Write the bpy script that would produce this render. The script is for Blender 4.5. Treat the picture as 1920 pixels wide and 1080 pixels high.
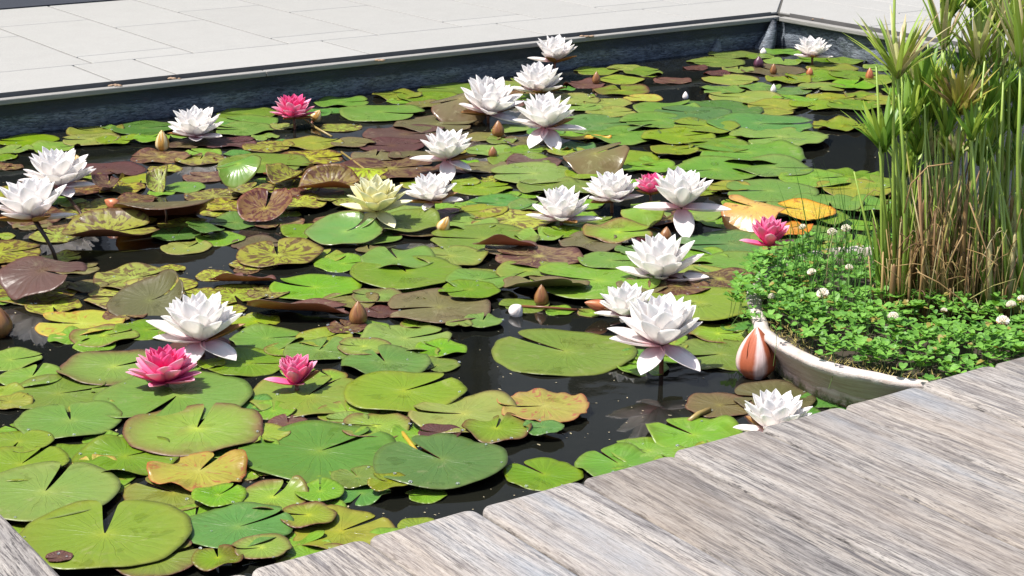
import bpy, bmesh, math, random
from mathutils import Vector, Matrix, noise
R_=math.radians; PI=math.pi
rnd=random.Random(7)
for o in list(bpy.data.objects): bpy.data.objects.remove(o)
S=bpy.context.scene; C=S.collection
# ------------------------------------------------ camera
F,PIT,YAW,H=3278.,R_(16.926),R_(34.14),1.1
cd=bpy.data.cameras.new('camera'); cam=bpy.data.objects.new('camera',cd); C.objects.link(cam)
cam.location=(0,0,H); cam.rotation_euler=(PI/2-PIT,0,0)
cd.sensor_width=36; cd.lens=F/1920*36; cd.clip_start=.05; cd.clip_end=300
S.camera=cam
# ------------------------------------------------ world, sun, exposure
SUN_EL,SUN_AZ=64.,14.      # light travels towards azimuth SUN_AZ from +X
w=bpy.data.worlds.new('World'); S.world=w; w.use_nodes=True
nt=w.node_tree; bg=nt.nodes['Background']; sky=nt.nodes.new('ShaderNodeTexSky')
sky.sky_type='NISHITA'; sky.sun_disc=False; sky.sun_elevation=R_(SUN_EL)
sky.sun_rotation=R_(90-(SUN_AZ+180)); sky.air_density=1.0; sky.dust_density=2.5
nt.links.new(sky.outputs[0],bg.inputs[0]); bg.inputs[1].default_value=.125
sd=bpy.data.lights.new('sun','SUN'); sd.energy=4.9; sd.angle=R_(.5); sd.color=(1,.965,.9)
so=bpy.data.objects.new('sun',sd); C.objects.link(so); so.location=(-3,0,6)
L=Vector((math.cos(R_(SUN_AZ))*math.cos(R_(SUN_EL)),math.sin(R_(SUN_AZ))*math.cos(R_(SUN_EL)),-math.sin(R_(SUN_EL))))
so.rotation_euler=L.to_track_quat('-Z','Y').to_euler()
S.view_settings.view_transform='Standard'; S.view_settings.look='None'; S.view_settings.exposure=.6; S.view_settings.gamma=1
# ------------------------------------------------ pixel -> point helpers (1920x1080 photograph)
_R=Vector((1,0,0)); _U=Vector((0,math.sin(PIT),math.cos(PIT))); _D=Vector((0,math.cos(PIT),-math.sin(PIT)))
def at(x,y,z=0.):
    d=_D*F+_R*(x-960)-_U*(y-540); t=(z-H)/d.z; p=d*t; return Vector((p.x,p.y,z))
def atY(x,y,Y):
    d=_D*F+_R*(x-960)-_U*(y-540); t=Y/d.y; p=d*t; return Vector((p.x,p.y,p.z+H))
def depth(p): return (Vector(p)-Vector((0,0,H))).dot(_D)
def pix(p):
    v=Vector(p)-Vector((0,0,H)); z=v.dot(_D); return 960+F*v.dot(_R)/z,540-F*v.dot(_U)/z
EA=Vector((math.cos(YAW),math.sin(YAW),0)); EB=Vector((-math.sin(YAW),math.cos(YAW),0))
def AB(a,b,z=0.): v=EA*a+EB*b; return Vector((v.x,v.y,z))
def toab(p): return Vector(p).dot(EA),Vector(p).dot(EB)
# ------------------------------------------------ object helpers
def tag(o,label=None,cat=None,group=None,kind=None):
    if label: o['label']=label
    if cat: o['category']=cat
    if group: o['group']=group
    if kind: o['kind']=kind
    return o
def empty(name,loc=(0,0,0),rz=0):
    o=bpy.data.objects.new(name,None); C.objects.link(o); o.location=loc; o.rotation_euler=(0,0,rz); o.empty_display_size=.05; return o
def mesh_obj(name,me,parent=None):
    o=bpy.data.objects.new(name,me); C.objects.link(o)
    if parent: o.parent=parent
    return o
def mk(name,verts,faces,mats,parent=None,smooth=True,uv=None,midx=None):
    me=bpy.data.meshes.new(name); me.from_pydata([tuple(v) for v in verts],[],faces)
    for m in (mats if isinstance(mats,(list,tuple)) else [mats]): me.materials.append(m)
    if smooth: me.polygons.foreach_set('use_smooth',[True]*len(me.polygons))
    if uv:
        l=me.uv_layers.new(name='UVMap'); vi=[0]*len(me.loops); me.loops.foreach_get('vertex_index',vi)
        fl=[]; 
        for i in vi: fl+=[uv[i][0],uv[i][1]]
        l.data.foreach_set('uv',fl)
    if midx: me.polygons.foreach_set('material_index',midx)
    me.update(); return mesh_obj(name,me,parent)
def box(V,Fc,x0,x1,y0,y1,z0,z1):
    n=len(V); V+=[(x0,y0,z0),(x1,y0,z0),(x1,y1,z0),(x0,y1,z0),(x0,y0,z1),(x1,y0,z1),(x1,y1,z1),(x0,y1,z1)]
    Fc+=[tuple(n+i for i in f) for f in ((0,3,2,1),(4,5,6,7),(0,1,5,4),(1,2,6,5),(2,3,7,6),(3,0,4,7))]
def bevel(o,wd,seg=2):
    m=o.modifiers.new('bev','BEVEL'); m.width=wd; m.segments=seg; m.limit_method='ANGLE'; m.angle_limit=R_(40)
def tube(V,Fc,pts,rad,n=7,cap=True):
    pts=[Vector(p) for p in pts]; b=len(V); k=len(pts)
    for i,p in enumerate(pts):
        t=(pts[min(i+1,k-1)]-pts[max(i-1,0)]).normalized()
        a=t.orthogonal().normalized() if i==0 else (a-t*a.dot(t)).normalized()
        c=t.cross(a); r=rad[i] if isinstance(rad,(list,tuple)) else rad
        for j in range(n):
            q=2*PI*j/n; V.append(p+(a*math.cos(q)+c*math.sin(q))*r)
    for i in range(k-1):
        for j in range(n): Fc.append((b+i*n+j,b+i*n+(j+1)%n,b+(i+1)*n+(j+1)%n,b+(i+1)*n+j))
    if cap: Fc.append(tuple(b+(k-1)*n+j for j in range(n))); Fc.append(tuple(b+j for j in reversed(range(n))))
# ------------------------------------------------ material helpers
class NT:
    def __init__(s,name):
        s.m=bpy.data.materials.new(name); s.m.use_nodes=True; s.t=s.m.node_tree; s.n=s.t.nodes; s.p=s.n['Principled BSDF']; s.out=s.n['Material Output']
    def new(s,t,**k):
        n=s.n.new(t)
        for a,b in k.items(): setattr(n,a,b)
        return n
    def link(s,a,b): s.t.links.new(a,b)
    def put(s,sock,v):
        if isinstance(v,bpy.types.NodeSocket): s.link(v,sock)
        elif isinstance(v,(tuple,list)) and len(v)==3 and sock.type=='RGBA': sock.default_value=(*v,1)
        else: sock.default_value=v
    def coord(s,which='Object'): return s.new('ShaderNodeTexCoord').outputs[which]
    def map(s,v,scale=(1,1,1),loc=(0,0,0),rot=(0,0,0)):
        n=s.new('ShaderNodeMapping'); s.link(v,n.inputs[0]); n.inputs['Scale'].default_value=scale; n.inputs['Location'].default_value=loc; n.inputs['Rotation'].default_value=rot; return n.outputs[0]
    def noise(s,v,scale,detail=4,rough=.55,dist=0.,out='Fac'):
        n=s.new('ShaderNodeTexNoise'); s.link(v,n.inputs['Vector']); n.inputs['Scale'].default_value=scale; n.inputs['Detail'].default_value=detail; n.inputs['Roughness'].default_value=rough; n.inputs['Distortion'].default_value=dist; return n.outputs[out]
    def ramp(s,f,stops,interp='LINEAR'):
        n=s.new('ShaderNodeValToRGB'); s.put(n.inputs[0],f); cr=n.color_ramp; cr.interpolation=interp
        while len(cr.elements)<len(stops): cr.elements.new(.5)
        for e,(p,c) in zip(cr.elements,stops):
            e.position=p; e.color=(*c,1) if isinstance(c,(tuple,list)) else (c,c,c,1)
        return n.outputs[0]
    def mix(s,f,a,b,mode='MIX'):
        n=s.new('ShaderNodeMix',data_type='RGBA',blend_type=mode); s.put(n.inputs[0],f); s.put(n.inputs[6],a); s.put(n.inputs[7],b); return n.outputs[2]
    def math(s,op,a,b=0.,c=None,clamp=False):
        n=s.new('ShaderNodeMath',operation=op,use_clamp=clamp); s.put(n.inputs[0],a); s.put(n.inputs[1],b)
        if c is not None: s.put(n.inputs[2],c)
        return n.outputs[0]
    def sep(s,v): n=s.new('ShaderNodeSeparateXYZ'); s.link(v,n.inputs[0]); return n.outputs
    def bump(s,h,strength=.3,dist=.01):
        n=s.new('ShaderNodeBump'); s.link(h,n.inputs['Height']); n.inputs['Strength'].default_value=strength; n.inputs['Distance'].default_value=dist; s.link(n.outputs[0],s.p.inputs['Normal'])
    def rand(s): return s.new('ShaderNodeObjectInfo').outputs['Random']
    def island(s): return s.new('ShaderNodeNewGeometry').outputs['Random Per Island']
    def hsv(s,c,h=.5,sa=1.,v=1.):
        n=s.new('ShaderNodeHueSaturation'); s.put(n.inputs['Color'],c); s.put(n.inputs['Hue'],h); s.put(n.inputs['Saturation'],sa); s.put(n.inputs['Value'],v); return n.outputs[0]
    def col(s,c): s.put(s.p.inputs['Base Color'],c)
    def rough(s,r): s.put(s.p.inputs['Roughness'],r)
    def translucent(s,c,f):
        t=s.new('ShaderNodeBsdfTranslucent'); s.put(t.inputs[0],c); m=s.new('ShaderNodeMixShader'); s.put(m.inputs[0],f)
        s.link(s.p.outputs[0],m.inputs[1]); s.link(t.outputs[0],m.inputs[2]); s.link(m.outputs[0],s.out.inputs[0])

def plain(name,c,rough=.6,var=.15,scale=40):
    s=NT(name); v=s.coord(); f=s.noise(v,scale,4); s.col(s.mix(f,tuple(x*(1-var) for x in c),tuple(min(1,x*(1+var)) for x in c))); s.rough(rough); return s.m

# lily pad top: uv = (radius, angle from the notch 0..1)
def pad_mat(name,base,edge,centre,mott=None,mamt=0.,vein=None,rough=.36,sheen=.0,rimc=(.10,.035,.02),rimf=.7):
    s=NT(name); uv=s.coord('UV'); x,y,_=s.sep(uv); ob=s.coord('Object'); rd=s.rand()
    cmb=s.new('ShaderNodeCombineXYZ'); s.link(rd,cmb.inputs[0]); s.link(s.math('MULTIPLY',rd,17.),cmb.inputs[1]); s.link(s.math('MULTIPLY',rd,5.),cmb.inputs[2])
    add=s.new('ShaderNodeVectorMath',operation='ADD'); s.link(ob,add.inputs[0]); s.link(cmb.outputs[0],add.inputs[1]); ov=add.outputs[0]
    big=s.noise(ov,14,3,.5); fine=s.noise(ov,90,4,.6)
    ef=s.math('POWER',x,5.); ef=s.math('MULTIPLY',ef,s.ramp(big,[(.25,.35),(.7,1.3)]),clamp=True)
    c=s.mix(ef,base,edge)
    blot=s.ramp(s.noise(ov,9,3,.6),[(.55,0.),(.68,1.)])
    c=s.mix(s.math('MULTIPLY',blot,.45),c,edge)
    cf=s.ramp(x,[(0.,1.),(.06,.5),(.20,.1),(.4,0.)])
    c=s.mix(cf,c,centre)
    # mottling stretched along the radius
    if mott:
        pv=s.new('ShaderNodeCombineXYZ'); s.link(s.math('MULTIPLY',x,2.2),pv.inputs[0]); s.link(s.math('MULTIPLY',y,16.),pv.inputs[1]); s.link(s.math('MULTIPLY',rd,31.),pv.inputs[2])
        mo=s.noise(pv.outputs[0],1.5,4,.6,.9); mf=s.ramp(mo,[(.60-mamt*.25,0.),(.655-mamt*.25,1.)])
        mf=s.math('MULTIPLY',mf,s.ramp(x,[(.08,0.),(.2,.9)])); c=s.mix(mf,c,mott)
    # radial veins
    w=s.math('ADD',s.math('MULTIPLY',y,21.),s.math('MULTIPLY',s.noise(ov,11,3,.6),1.5))
    fr=s.math('ABSOLUTE',s.math('SUBTRACT',s.math('FRACT',w),.5))
    wd=s.ramp(x,[(0.,.10),(.9,.022)])
    vn=s.math('SUBTRACT',1.,s.math('DIVIDE',fr,wd),clamp=True)
    vn=s.math('MULTIPLY',vn,s.ramp(x,[(.03,.8),(.55,.5),(.9,.1)]))
    c=s.mix(s.math('MULTIPLY',vn,.26),c,vein or centre)
    c=s.mix(s.math('MULTIPLY',s.ramp(fine,[(.3,0.),(.75,1.)]),.22),c,s.hsv(c,.5,1.,.72))
    spots=s.new('ShaderNodeTexVoronoi'); s.link(ov,spots.inputs['Vector']); spots.inputs['Scale'].default_value=38
    sp=s.ramp(spots.outputs['Distance'],[(.07,1.),(.13,0.)]); sp=s.math('MULTIPLY',sp,s.ramp(s.noise(ov,20,2),[(.56,0.),(.62,1.)]))
    c=s.mix(s.math('MULTIPLY',sp,.4),c,(.10,.085,.02))
    # dried film and dirt, patchy
    fm=s.math('MULTIPLY',s.ramp(s.noise(ov,26,5,.7,1.2),[(.56,0.),(.66,1.)]),s.ramp(s.noise(ov,7,2),[(.45,0.),(.6,1.)])); c=s.mix(s.math('MULTIPLY',fm,.30),c,(.34,.33,.17))
    wt=s.ramp(s.noise(ov,18,3,.5,.5),[(.62,0.),(.66,1.)]); c=s.mix(s.math('MULTIPLY',wt,.35),c,s.hsv(c,.5,1.15,.55))
    # thin darker rim
    rm=s.ramp(s.math('ADD',x,s.math('MULTIPLY',s.math('SUBTRACT',big,.5),.04)),[(.968,0.),(.992,1.)]); c=s.mix(s.math('MULTIPLY',rm,rimf),c,rimc)
    c=s.hsv(c,s.math('MULTIPLY_ADD',s.math('FRACT',s.math('MULTIPLY',rd,7.3)),.045,.470),s.math('MULTIPLY_ADD',s.math('FRACT',s.math('MULTIPLY',rd,11.1)),.2,.86),s.math('MULTIPLY_ADD',s.math('FRACT',s.math('MULTIPLY',rd,3.7)),.40,.73))
    s.col(c); s.rough(s.math('MULTIPLY_ADD',s.math('ADD',fine,s.math('SUBTRACT',big,wt)),.14,rough-.12)); s.p.inputs['Specular IOR Level'].default_value=.33
    hgt=s.math('ADD',s.math('MULTIPLY',vn,-.5),s.math('ADD',s.math('MULTIPLY',big,1.6),s.math('MULTIPLY',fine,.22)))
    wv=s.math('SINE',s.math('MULTIPLY',w,PI)); hgt=s.math('ADD',hgt,s.math('MULTIPLY',s.math('ABSOLUTE',wv),s.math('MULTIPLY',x,.35)))
    s.bump(hgt,.55 if rough>.25 else .16,.005)
    s.translucent(c,.12)
    return s.m
PM=dict(
 g =pad_mat('pad_green',(.118,.238,.016),(.155,.222,.022),(.25,.36,.03),rough=.34,rimc=(.10,.12,.03),rimf=.5),
 b =pad_mat('pad_blue_green',(.066,.178,.030),(.090,.175,.030),(.16,.27,.045),rough=.32,rimc=(.09,.10,.04),rimf=.4),
 y =pad_mat('pad_yellow_green',(.170,.240,.022),(.215,.205,.03),(.34,.37,.03),rough=.36,rimf=.5),
 m =pad_mat('pad_mottled',(.255,.30,.02),(.26,.22,.035),(.38,.46,.06),(.105,.055,.02),.42,vein=(.34,.40,.06),rough=.42,rimc=(.13,.05,.02)),
 k =pad_mat('pad_brown_mottled',(.17,.12,.04),(.16,.08,.035),(.36,.36,.05),(.075,.026,.02),.5,vein=(.28,.25,.05),rough=.42),
 o =pad_mat('pad_olive',(.125,.115,.035),(.14,.10,.045),(.22,.22,.045),vein=(.17,.16,.05),rough=.38),
 r =pad_mat('pad_maroon',(.098,.048,.036),(.115,.045,.036),(.17,.10,.04),vein=(.14,.07,.045),rough=.36),
 e =pad_mat('pad_green_red_edged',(.15,.25,.018),(.16,.075,.035),(.38,.48,.03),vein=(.24,.30,.05),rough=.38),
 l =pad_mat('pad_lemon',(.34,.36,.03),(.42,.27,.045),(.48,.50,.08),(.36,.14,.03),.08,vein=(.55,.52,.12),rough=.4,rimc=(.45,.12,.02)),
 d =pad_mat('pad_gold',(.44,.30,.04),(.50,.20,.025),(.6,.45,.06),(.30,.10,.02),.08,vein=(.62,.45,.1),rough=.26,rimc=(.3,.09,.02)))
UND=plain('pad_underside',(.20,.075,.04),.45,.35,30)
UNDR=plain('pad_underside_red',(.26,.075,.035),.4,.3,25)
PM['O']=pad_mat('pad_olive_glossy',(.125,.105,.04),(.13,.08,.04),(.2,.18,.045),vein=(.17,.15,.05),rough=.20)
PM['G']=pad_mat('pad_green_glossy',(.12,.25,.04),(.17,.22,.045),(.26,.38,.06),rough=.20)
PM['D']=pad_mat('pad_gold_glossy',(.52,.30,.035),(.42,.15,.025),(.6,.42,.06),(.30,.10,.02),.08,vein=(.62,.45,.1),rough=.18,rimc=(.3,.09,.02))
COLW=dict(O='brown',G='green',D='golden',g='green',b='bluish green',y='yellow-green',m='mottled',k='brown mottled',o='olive',r='maroon',e='red-edged green',l='lemon-yellow',d='golden')
STEMR=plain('stem_reddish',(.14,.045,.02),.35,.3,60); STEMD=plain('stem_dark',(.045,.022,.014),.35,.3,60); STEMG=plain('stem_tan',(.26,.19,.06),.4,.3,60)
def petal_mat(name,base,foot,tip,rough=.42,tr=.22,fv=.30):
    s=NT(name); uv=s.coord('UV'); x,y,_=s.sep(uv); rd=s.rand()
    vs=s.new('ShaderNodeCombineXYZ'); s.link(s.math('MULTIPLY',x,1.5),vs.inputs[0]); s.link(s.math('MULTIPLY',y,26.),vs.inputs[1]); s.link(s.math('MULTIPLY',rd,9.),vs.inputs[2])
    st=s.noise(vs.outputs[0],1.6,3,.6)
    c=s.mix(s.ramp(x,[(0.,1.),(fv*.45,.55),(fv,0.)]),base,foot); c=s.mix(s.ramp(x,[(.6,0.),(1.,.8)]),c,tip)
    c=s.mix(s.math('MULTIPLY',s.ramp(st,[(.35,1.),(.6,0.)]),.16),c,foot)
    s.col(c); s.rough(rough); s.bump(st,.15,.0015); s.p.inputs['Specular IOR Level'].default_value=.3; s.translucent(c,tr); return s.m
PW=petal_mat('petal_white',(.95,.94,.92),(.90,.66,.66),(.96,.955,.945),tr=.5)
PWO=petal_mat('petal_white_outer',(.92,.88,.87),(.86,.44,.47),(.95,.94,.93),fv=.42,tr=.42)
PY=petal_mat('petal_cream',(.87,.83,.50),(.80,.74,.28),(.88,.88,.74),tr=.35)
PP=petal_mat('petal_pink',(.88,.035,.25),(.75,.012,.15),(.92,.25,.50),tr=.42,fv=.55)
PPO=petal_mat('petal_pale_pink',(.90,.26,.48),(.84,.06,.26),(.93,.68,.76),fv=.7,tr=.35)
PR=petal_mat('petal_rose',(.90,.14,.40),(.80,.04,.24),(.93,.48,.64),tr=.42,fv=.55)
SEP=petal_mat('sepal_brown',(.30,.15,.04),(.35,.10,.04),(.24,.12,.04),tr=.1)
STAM=plain('stamen_yellow',(.85,.62,.04),.5,.15,200)
STAMC=plain('stamen_cream',(.85,.74,.36),.5,.15,200)
# ------------------------------------------------ the setting
def ground_mat(name,c,sc,rough=.8):
    s=NT(name); v=s.coord(); f=s.noise(v,sc,6,.6); g=s.noise(v,sc*12,4,.7); s.col(s.mix(g,s.mix(f,tuple(x*.85 for x in c),c),tuple(x*1.12 for x in c))); s.rough(rough); s.bump(g,.3,.002); return s.m
# pond extent in (a,b): a 0.63..4.76, b ..5.155
A1,B1=4.765,5.155
V=[];Fc=[]
n=[]
V=[(-12,-12,-.32),(22,-12,-.32),(22,24,-.32),(-12,24,-.32)]; 
g=mk('ground',V,[(0,1,2,3)],ground_mat('earth',(.12,.10,.08),3),smooth=False); tag(g,kind='structure'); g.rotation_euler=(0,0,YAW)
s=NT('pond_water'); v=s.coord(); s.col(s.mix(s.noise(v,2.5,5,.6),(.002,.003,.004),(.013,.013,.008))); s.rough(.035); s.p.inputs['IOR'].default_value=1.333
s.p.inputs['Specular IOR Level'].default_value=.5
n1=s.noise(v,7,2,.5,.6); n2=s.noise(v,30,2,.5,.4); s.bump(s.math('ADD',n1,s.math('MULTIPLY',n2,.18)),.05,.012)
wat=mk('water',[AB(-1.0,-1.5),AB(A1+.02,-1.5),AB(A1+.02,B1+.02),AB(-1.0,B1+.02)],[(0,1,2,3)],s.m,smooth=False); tag(wat,kind='structure')
# paving slabs
s=NT('granite_paving'); v=s.coord(); rd=s.island(); f=s.noise(v,9,5,.6); g1=s.noise(v,420,3,.8); g2=s.noise(v,2.0,3,.5)
c=s.mix(f,(.30,.295,.28),(.345,.34,.325)); c=s.mix(s.ramp(g1,[(.35,1.),(.55,0.)]),c,s.hsv(c,.5,1.,.74)); g3=s.noise(v,60,4,.7); c=s.mix(s.math('MULTIPLY',s.ramp(g3,[(.55,0.),(.75,1.)]),.25),c,(.26,.25,.23)); c=s.hsv(c,.5,1.,s.math('MULTIPLY_ADD',rd,.07,.96)); c=s.mix(s.math('MULTIPLY',s.ramp(g2,[(.5,0.),(.7,1.)]),.35),c,(.30,.295,.28))
s.col(c); s.rough(.75); s.bump(g1,.35,.0015); PAV=s.m
V=[];Fc=[]; G=.0042
PB0,PB1,PA0,PA1=5.212,5.583,4.822,5.19
ZP=.12
def slab(V,Fc,a0,a1,b0,b1): box(V,Fc,a0+G,a1-G,b0+G,b1-G,ZP-.05,ZP)
# border course along the far-left edge (mitred at the corner) and along the right edge
ed=[-3.6,-2.8,-2.0,-1.2,-.43,.37,1.19,2.025,2.24,2.955,3.71,4.42]
for a0,a1 in zip(ed,ed[1:]): slab(V,Fc,a0,a1,PB0,PB1)
def poly(V,Fc,pts):
    n=len(V); k=len(pts); V+=[(p[0],p[1],ZP-.05) for p in pts]+[(p[0],p[1],ZP) for p in pts]
    Fc.append(tuple(n+i for i in reversed(range(k)))); Fc.append(tuple(n+k+i for i in range(k)))
    for i in range(k): j=(i+1)%k; Fc.append((n+i,n+j,n+k+j,n+k+i))
poly(V,Fc,[(4.42+G,PB0+G),(PA0-G,PB0+G),(PA1-2*G,PB1-G),(4.42+G,PB1-G)])
bb=[PB0,4.72,4.0,3.2,2.4,1.6,.8,0,-.8,-1.6]
poly(V,Fc,[(PA0+G,PB0-G),(PA0+G,4.72+G),(PA1-G,4.72+G),(PA1-G,PB1-3*G)])
for b1,b0 in zip(bb[1:],bb[2:]): slab(V,Fc,PA0,PA1,b0,b1)
W_=.3665
js_=[5.735+.82*k for k in range(-9,0)]
for b0,b1 in zip([js_[0]-.5]+js_,js_+[PB1]): slab(V,Fc,PA1,2.095+W_*9,b0,b1)
for i in range(-14,24):
    a0=2.095+W_*i; a1=a0+W_
    if i%2==0: js=[5.735+.82*k for k in range(0,2)]
    else: js=[6.30+.82*k for k in range(0,1)]
    bs=[PB1]+js+[7.02]
    if a0>=PA1-.05: 
        js=[5.735+.82*k-(.0 if i%2==0 else .255) for k in range(-9,2)]; bs=[js[0]-.5]+[j for j in js if j<6.9]+[7.02]
    for b0,b1 in zip(bs,bs[1:]): slab(V,Fc,a0,a1,b0,b1)
pv=mk('paving',V,Fc,PAV,smooth=False); pv.rotation_euler=(0,0,YAW); bevel(pv,.0018,1); tag(pv,kind='structure')
V=[];Fc=[]; box(V,Fc,-8,14,PB0-.0,8.2,-.2,ZP-.006); box(V,Fc,PA0,14,-3,PB0-.001,-.2,ZP-.0062)
sb=mk('paving_base',V,Fc,ground_mat('joint_sand',(.06,.057,.05),30),smooth=False); sb.rotation_euler=(0,0,YAW); tag(sb,kind='structure')
# added dark strip painting the shade at the paving's far end; building behind
V=[];Fc=[]; box(V,Fc,-8,14,7.025,7.94,.0,ZP+.004); gs=mk('shade_strip',V,Fc,ground_mat('shade_navy',(.02,.024,.035),60),smooth=False); gs.rotation_euler=(0,0,YAW); tag(gs,kind='structure')
bl=empty('building',AB(2.5,7.95,.1),YAW); tag(bl,'grey rendered building with tall dark windows beyond the light paving','building')
V=[];Fc=[]; wins=[(-6.2,-4.9),(-4.3,-3.0),(-2.2,-1.2),(-.6,.5),(1.2,1.75),(2.3,2.8),(3.3,4.4),(5.2,6.6),(7.4,8.6)]
x=-9.
for (x0,x1) in wins:
    box(V,Fc,x,x0,0,.3,0,3.3); box(V,Fc,x0,x1,.002,.3,0,.32); box(V,Fc,x0,x1,.002,.3,2.5,3.3); x=x1
box(V,Fc,x,11,0,.3,0,3.3)
mk('wall',V,Fc,plain('grey_render',(.54,.55,.57),.85,.1,5),bl,smooth=False)
GLS=plain('dark_glass',(.012,.014,.018),.08,.1,3); FRM=plain('window_frame_grey',(.05,.055,.06),.4,.1,30)
for (x0,x1) in wins:
    V=[];Fc=[]; box(V,Fc,x0,x1,.14,.16,.32,2.5); wo=mk('window',V,Fc,GLS,bl,smooth=False)
    V=[];Fc=[]
    for q in (x0+.03,x1-.03,(x0+x1)/2): box(V,Fc,q-.03,q+.03,.09,.139,.32,2.5)
    box(V,Fc,x0,x1,.085,.136,.32,.38); box(V,Fc,x0,x1,.085,.136,2.44,2.5); mk('frame',V,Fc,FRM,wo,smooth=False)
# pond liner (black sheet up the walls), wrinkled
s=NT('pond_liner'); v=s.coord(); x,y,z=s.sep(v); f=s.noise(s.map(v,(6,6,22)),2.2,5,.65,.8); g1=s.noise(s.map(v,(10,10,50)),4,4,.7,1.)
band=s.ramp(s.math('ADD',z,s.math('MULTIPLY',s.math('SUBTRACT',f,.5),.03)),[(.0,.6),(.045,1.),(.062,0.)])
c=s.mix(s.math('MULTIPLY',band,s.ramp(g1,[(.38,0.),(.62,1.)])),(.022,.028,.042),(.20,.23,.27))
s.col(c); s.rough(.5); s.bump(s.math('ADD',f,s.math('MULTIPLY',g1,.5)),.6,.012); LIN=s.m
def strip(name,p0,p1,nrm,z0,z1,nu,nv,amp,mat,parent=None,seed=0):
    V=[];Fc=[]
    for i in range(nu+1):
        t=i/nu
        for j in range(nv+1):
            q=j/nv; p=p0.lerp(p1,t); l=(p1-p0).length*t
            d=amp*(noise.noise(Vector((l*7+seed,q*1.5,seed)))+.5*noise.noise(Vector((l*22,q*3,seed+4))))*(.35+.65*math.sin(PI*(1-q)**.8)) 
            V.append(Vector((p.x,p.y,z0+(z1-z0)*q))+nrm*d)
    for i in range(nu):
        for j in range(nv): a=i*(nv+1)+j; Fc.append((a,a+nv+1,a+nv+2,a+1))
    return mk(name,V,Fc,mat,parent)
ln=empty('pond_liner',AB(A1,B1,0)); tag(ln,'dark blue-black rubber liner folded up the pond walls to the timber edge','pond liner')
lw=strip('liner_sheet',AB(.3,B1),AB(A1,B1),-EB,-.04,.1,420,10,.012,LIN); lw.parent=ln; lw.matrix_parent_inverse=Matrix.Translation(-ln.location)
LIN2=LIN.copy(); LIN2.name='pond_liner_sunlit'  # sunlit paleness of the right wall put into this liner copy
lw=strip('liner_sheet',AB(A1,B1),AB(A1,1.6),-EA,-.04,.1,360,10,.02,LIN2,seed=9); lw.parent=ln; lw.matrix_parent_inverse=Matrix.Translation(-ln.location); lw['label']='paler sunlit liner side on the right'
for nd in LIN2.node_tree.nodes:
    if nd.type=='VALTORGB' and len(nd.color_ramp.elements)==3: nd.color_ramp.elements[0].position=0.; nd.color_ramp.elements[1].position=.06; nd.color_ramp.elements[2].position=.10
# corner fold: a draped cone of sheet
def coneish(top,bot,r0,r1,name,seed):
    V=[];Fc=[]; n=20;k=12
    for i in range(k+1):
        t=i/k; p=top.lerp(bot,t)+Vector((math.sin(t*3)*.006,0,0))
        for j in range(n):
            q=2*PI*j/n; r=(r0+(r1-r0)*t)*(1+.25*noise.noise(Vector((math.cos(q)*1.5,math.sin(q)*1.5,t*2+seed)))); V.append(p+Vector((math.cos(q)*r,math.sin(q)*r*.8,0)))
    for i in range(k):
        for j in range(n): Fc.append((i*n+j,i*n+(j+1)%n,(i+1)*n+(j+1)%n,(i+1)*n+j))
    Fc.append(tuple(range(n)))
    o=mk(name,V,Fc,LIN2); o.parent=ln; o.matrix_parent_inverse=Matrix.Translation(-ln.location); return o
coneish(AB(A1-.045,B1-.035,.112),AB(A1-.10,B1-.03,-.02),.008,.045,'corner_fold',1)['label']='gathered grey fold of liner in the corner'
for (px_,py_,ww) in ((1345,98,.03),(1560,92,.02)):
    p=at(px_,py_,0.); coneish(p+Vector((0,.01,.055)),p+Vector((-.02,0,-.02)),.006,.035,'liner_wrinkle',px_)
# timber edging board + metal angle + slot
s=NT('weathered_edge_timber'); v=s.coord(); gr=s.noise(s.map(v,(3,60,60)),1.6,5,.65); g1=s.noise(s.map(v,(12,260,260)),1,3,.7)
s.col(s.mix(g1,s.mix(gr,(.07,.068,.065),(.25,.24,.225)),(.33,.32,.30))); s.rough(.85); s.p.inputs['Specular IOR Level'].default_value=.1; s.bump(g1,.5,.003); TIM=s.m
MET=plain('zinc_angle',(.13,.125,.12),.45,.4,12); SLOT=plain('slot_dark',(.03,.028,.026),.9,.4,50)  # near-black fill for the slot behind the boards
def edging(a0,a1,flip,label):
    # local x along the edge, y outwards
    if not flip: e=empty('timber_edging',AB(0,B1,0),YAW)
    else: e=empty('timber_edging',AB(A1,0,0),YAW-PI/2); 
    tag(e,label,'edging','timber edging boards round the pond')
    cuts=[a0]+[c for c in ((a0+(a1-a0)*.33),(a0+(a1-a0)*.71))]+[a1]
    for c0,c1 in zip(cuts,cuts[1:]):
        V=[];Fc=[]; box(V,Fc,c0+.001,c1-.001,-.022,.010,.099,.116); b=mk('board',V,Fc,TIM,e,smooth=False); bevel(b,.003,2)
    V=[];Fc=[]; box(V,Fc,a0,a1,.036,.0385,.075,.126); box(V,Fc,a0,a1,.0390,.054,.08,.1135); mk('metal_angle',V,Fc,MET,e,smooth=False)
    V=[];Fc=[]; box(V,Fc,a0,a1,.0105,.0355,.0,.094); mk('slot',V,Fc,SLOT,e,smooth=False)
edging(-3.,A1+.0,False,'weathered grey timber edging between far paving and pond, left of the corner')
edging(-(B1-.033),-1.2,True,'weathered grey timber edging running right from the corner behind the sedge')
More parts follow.
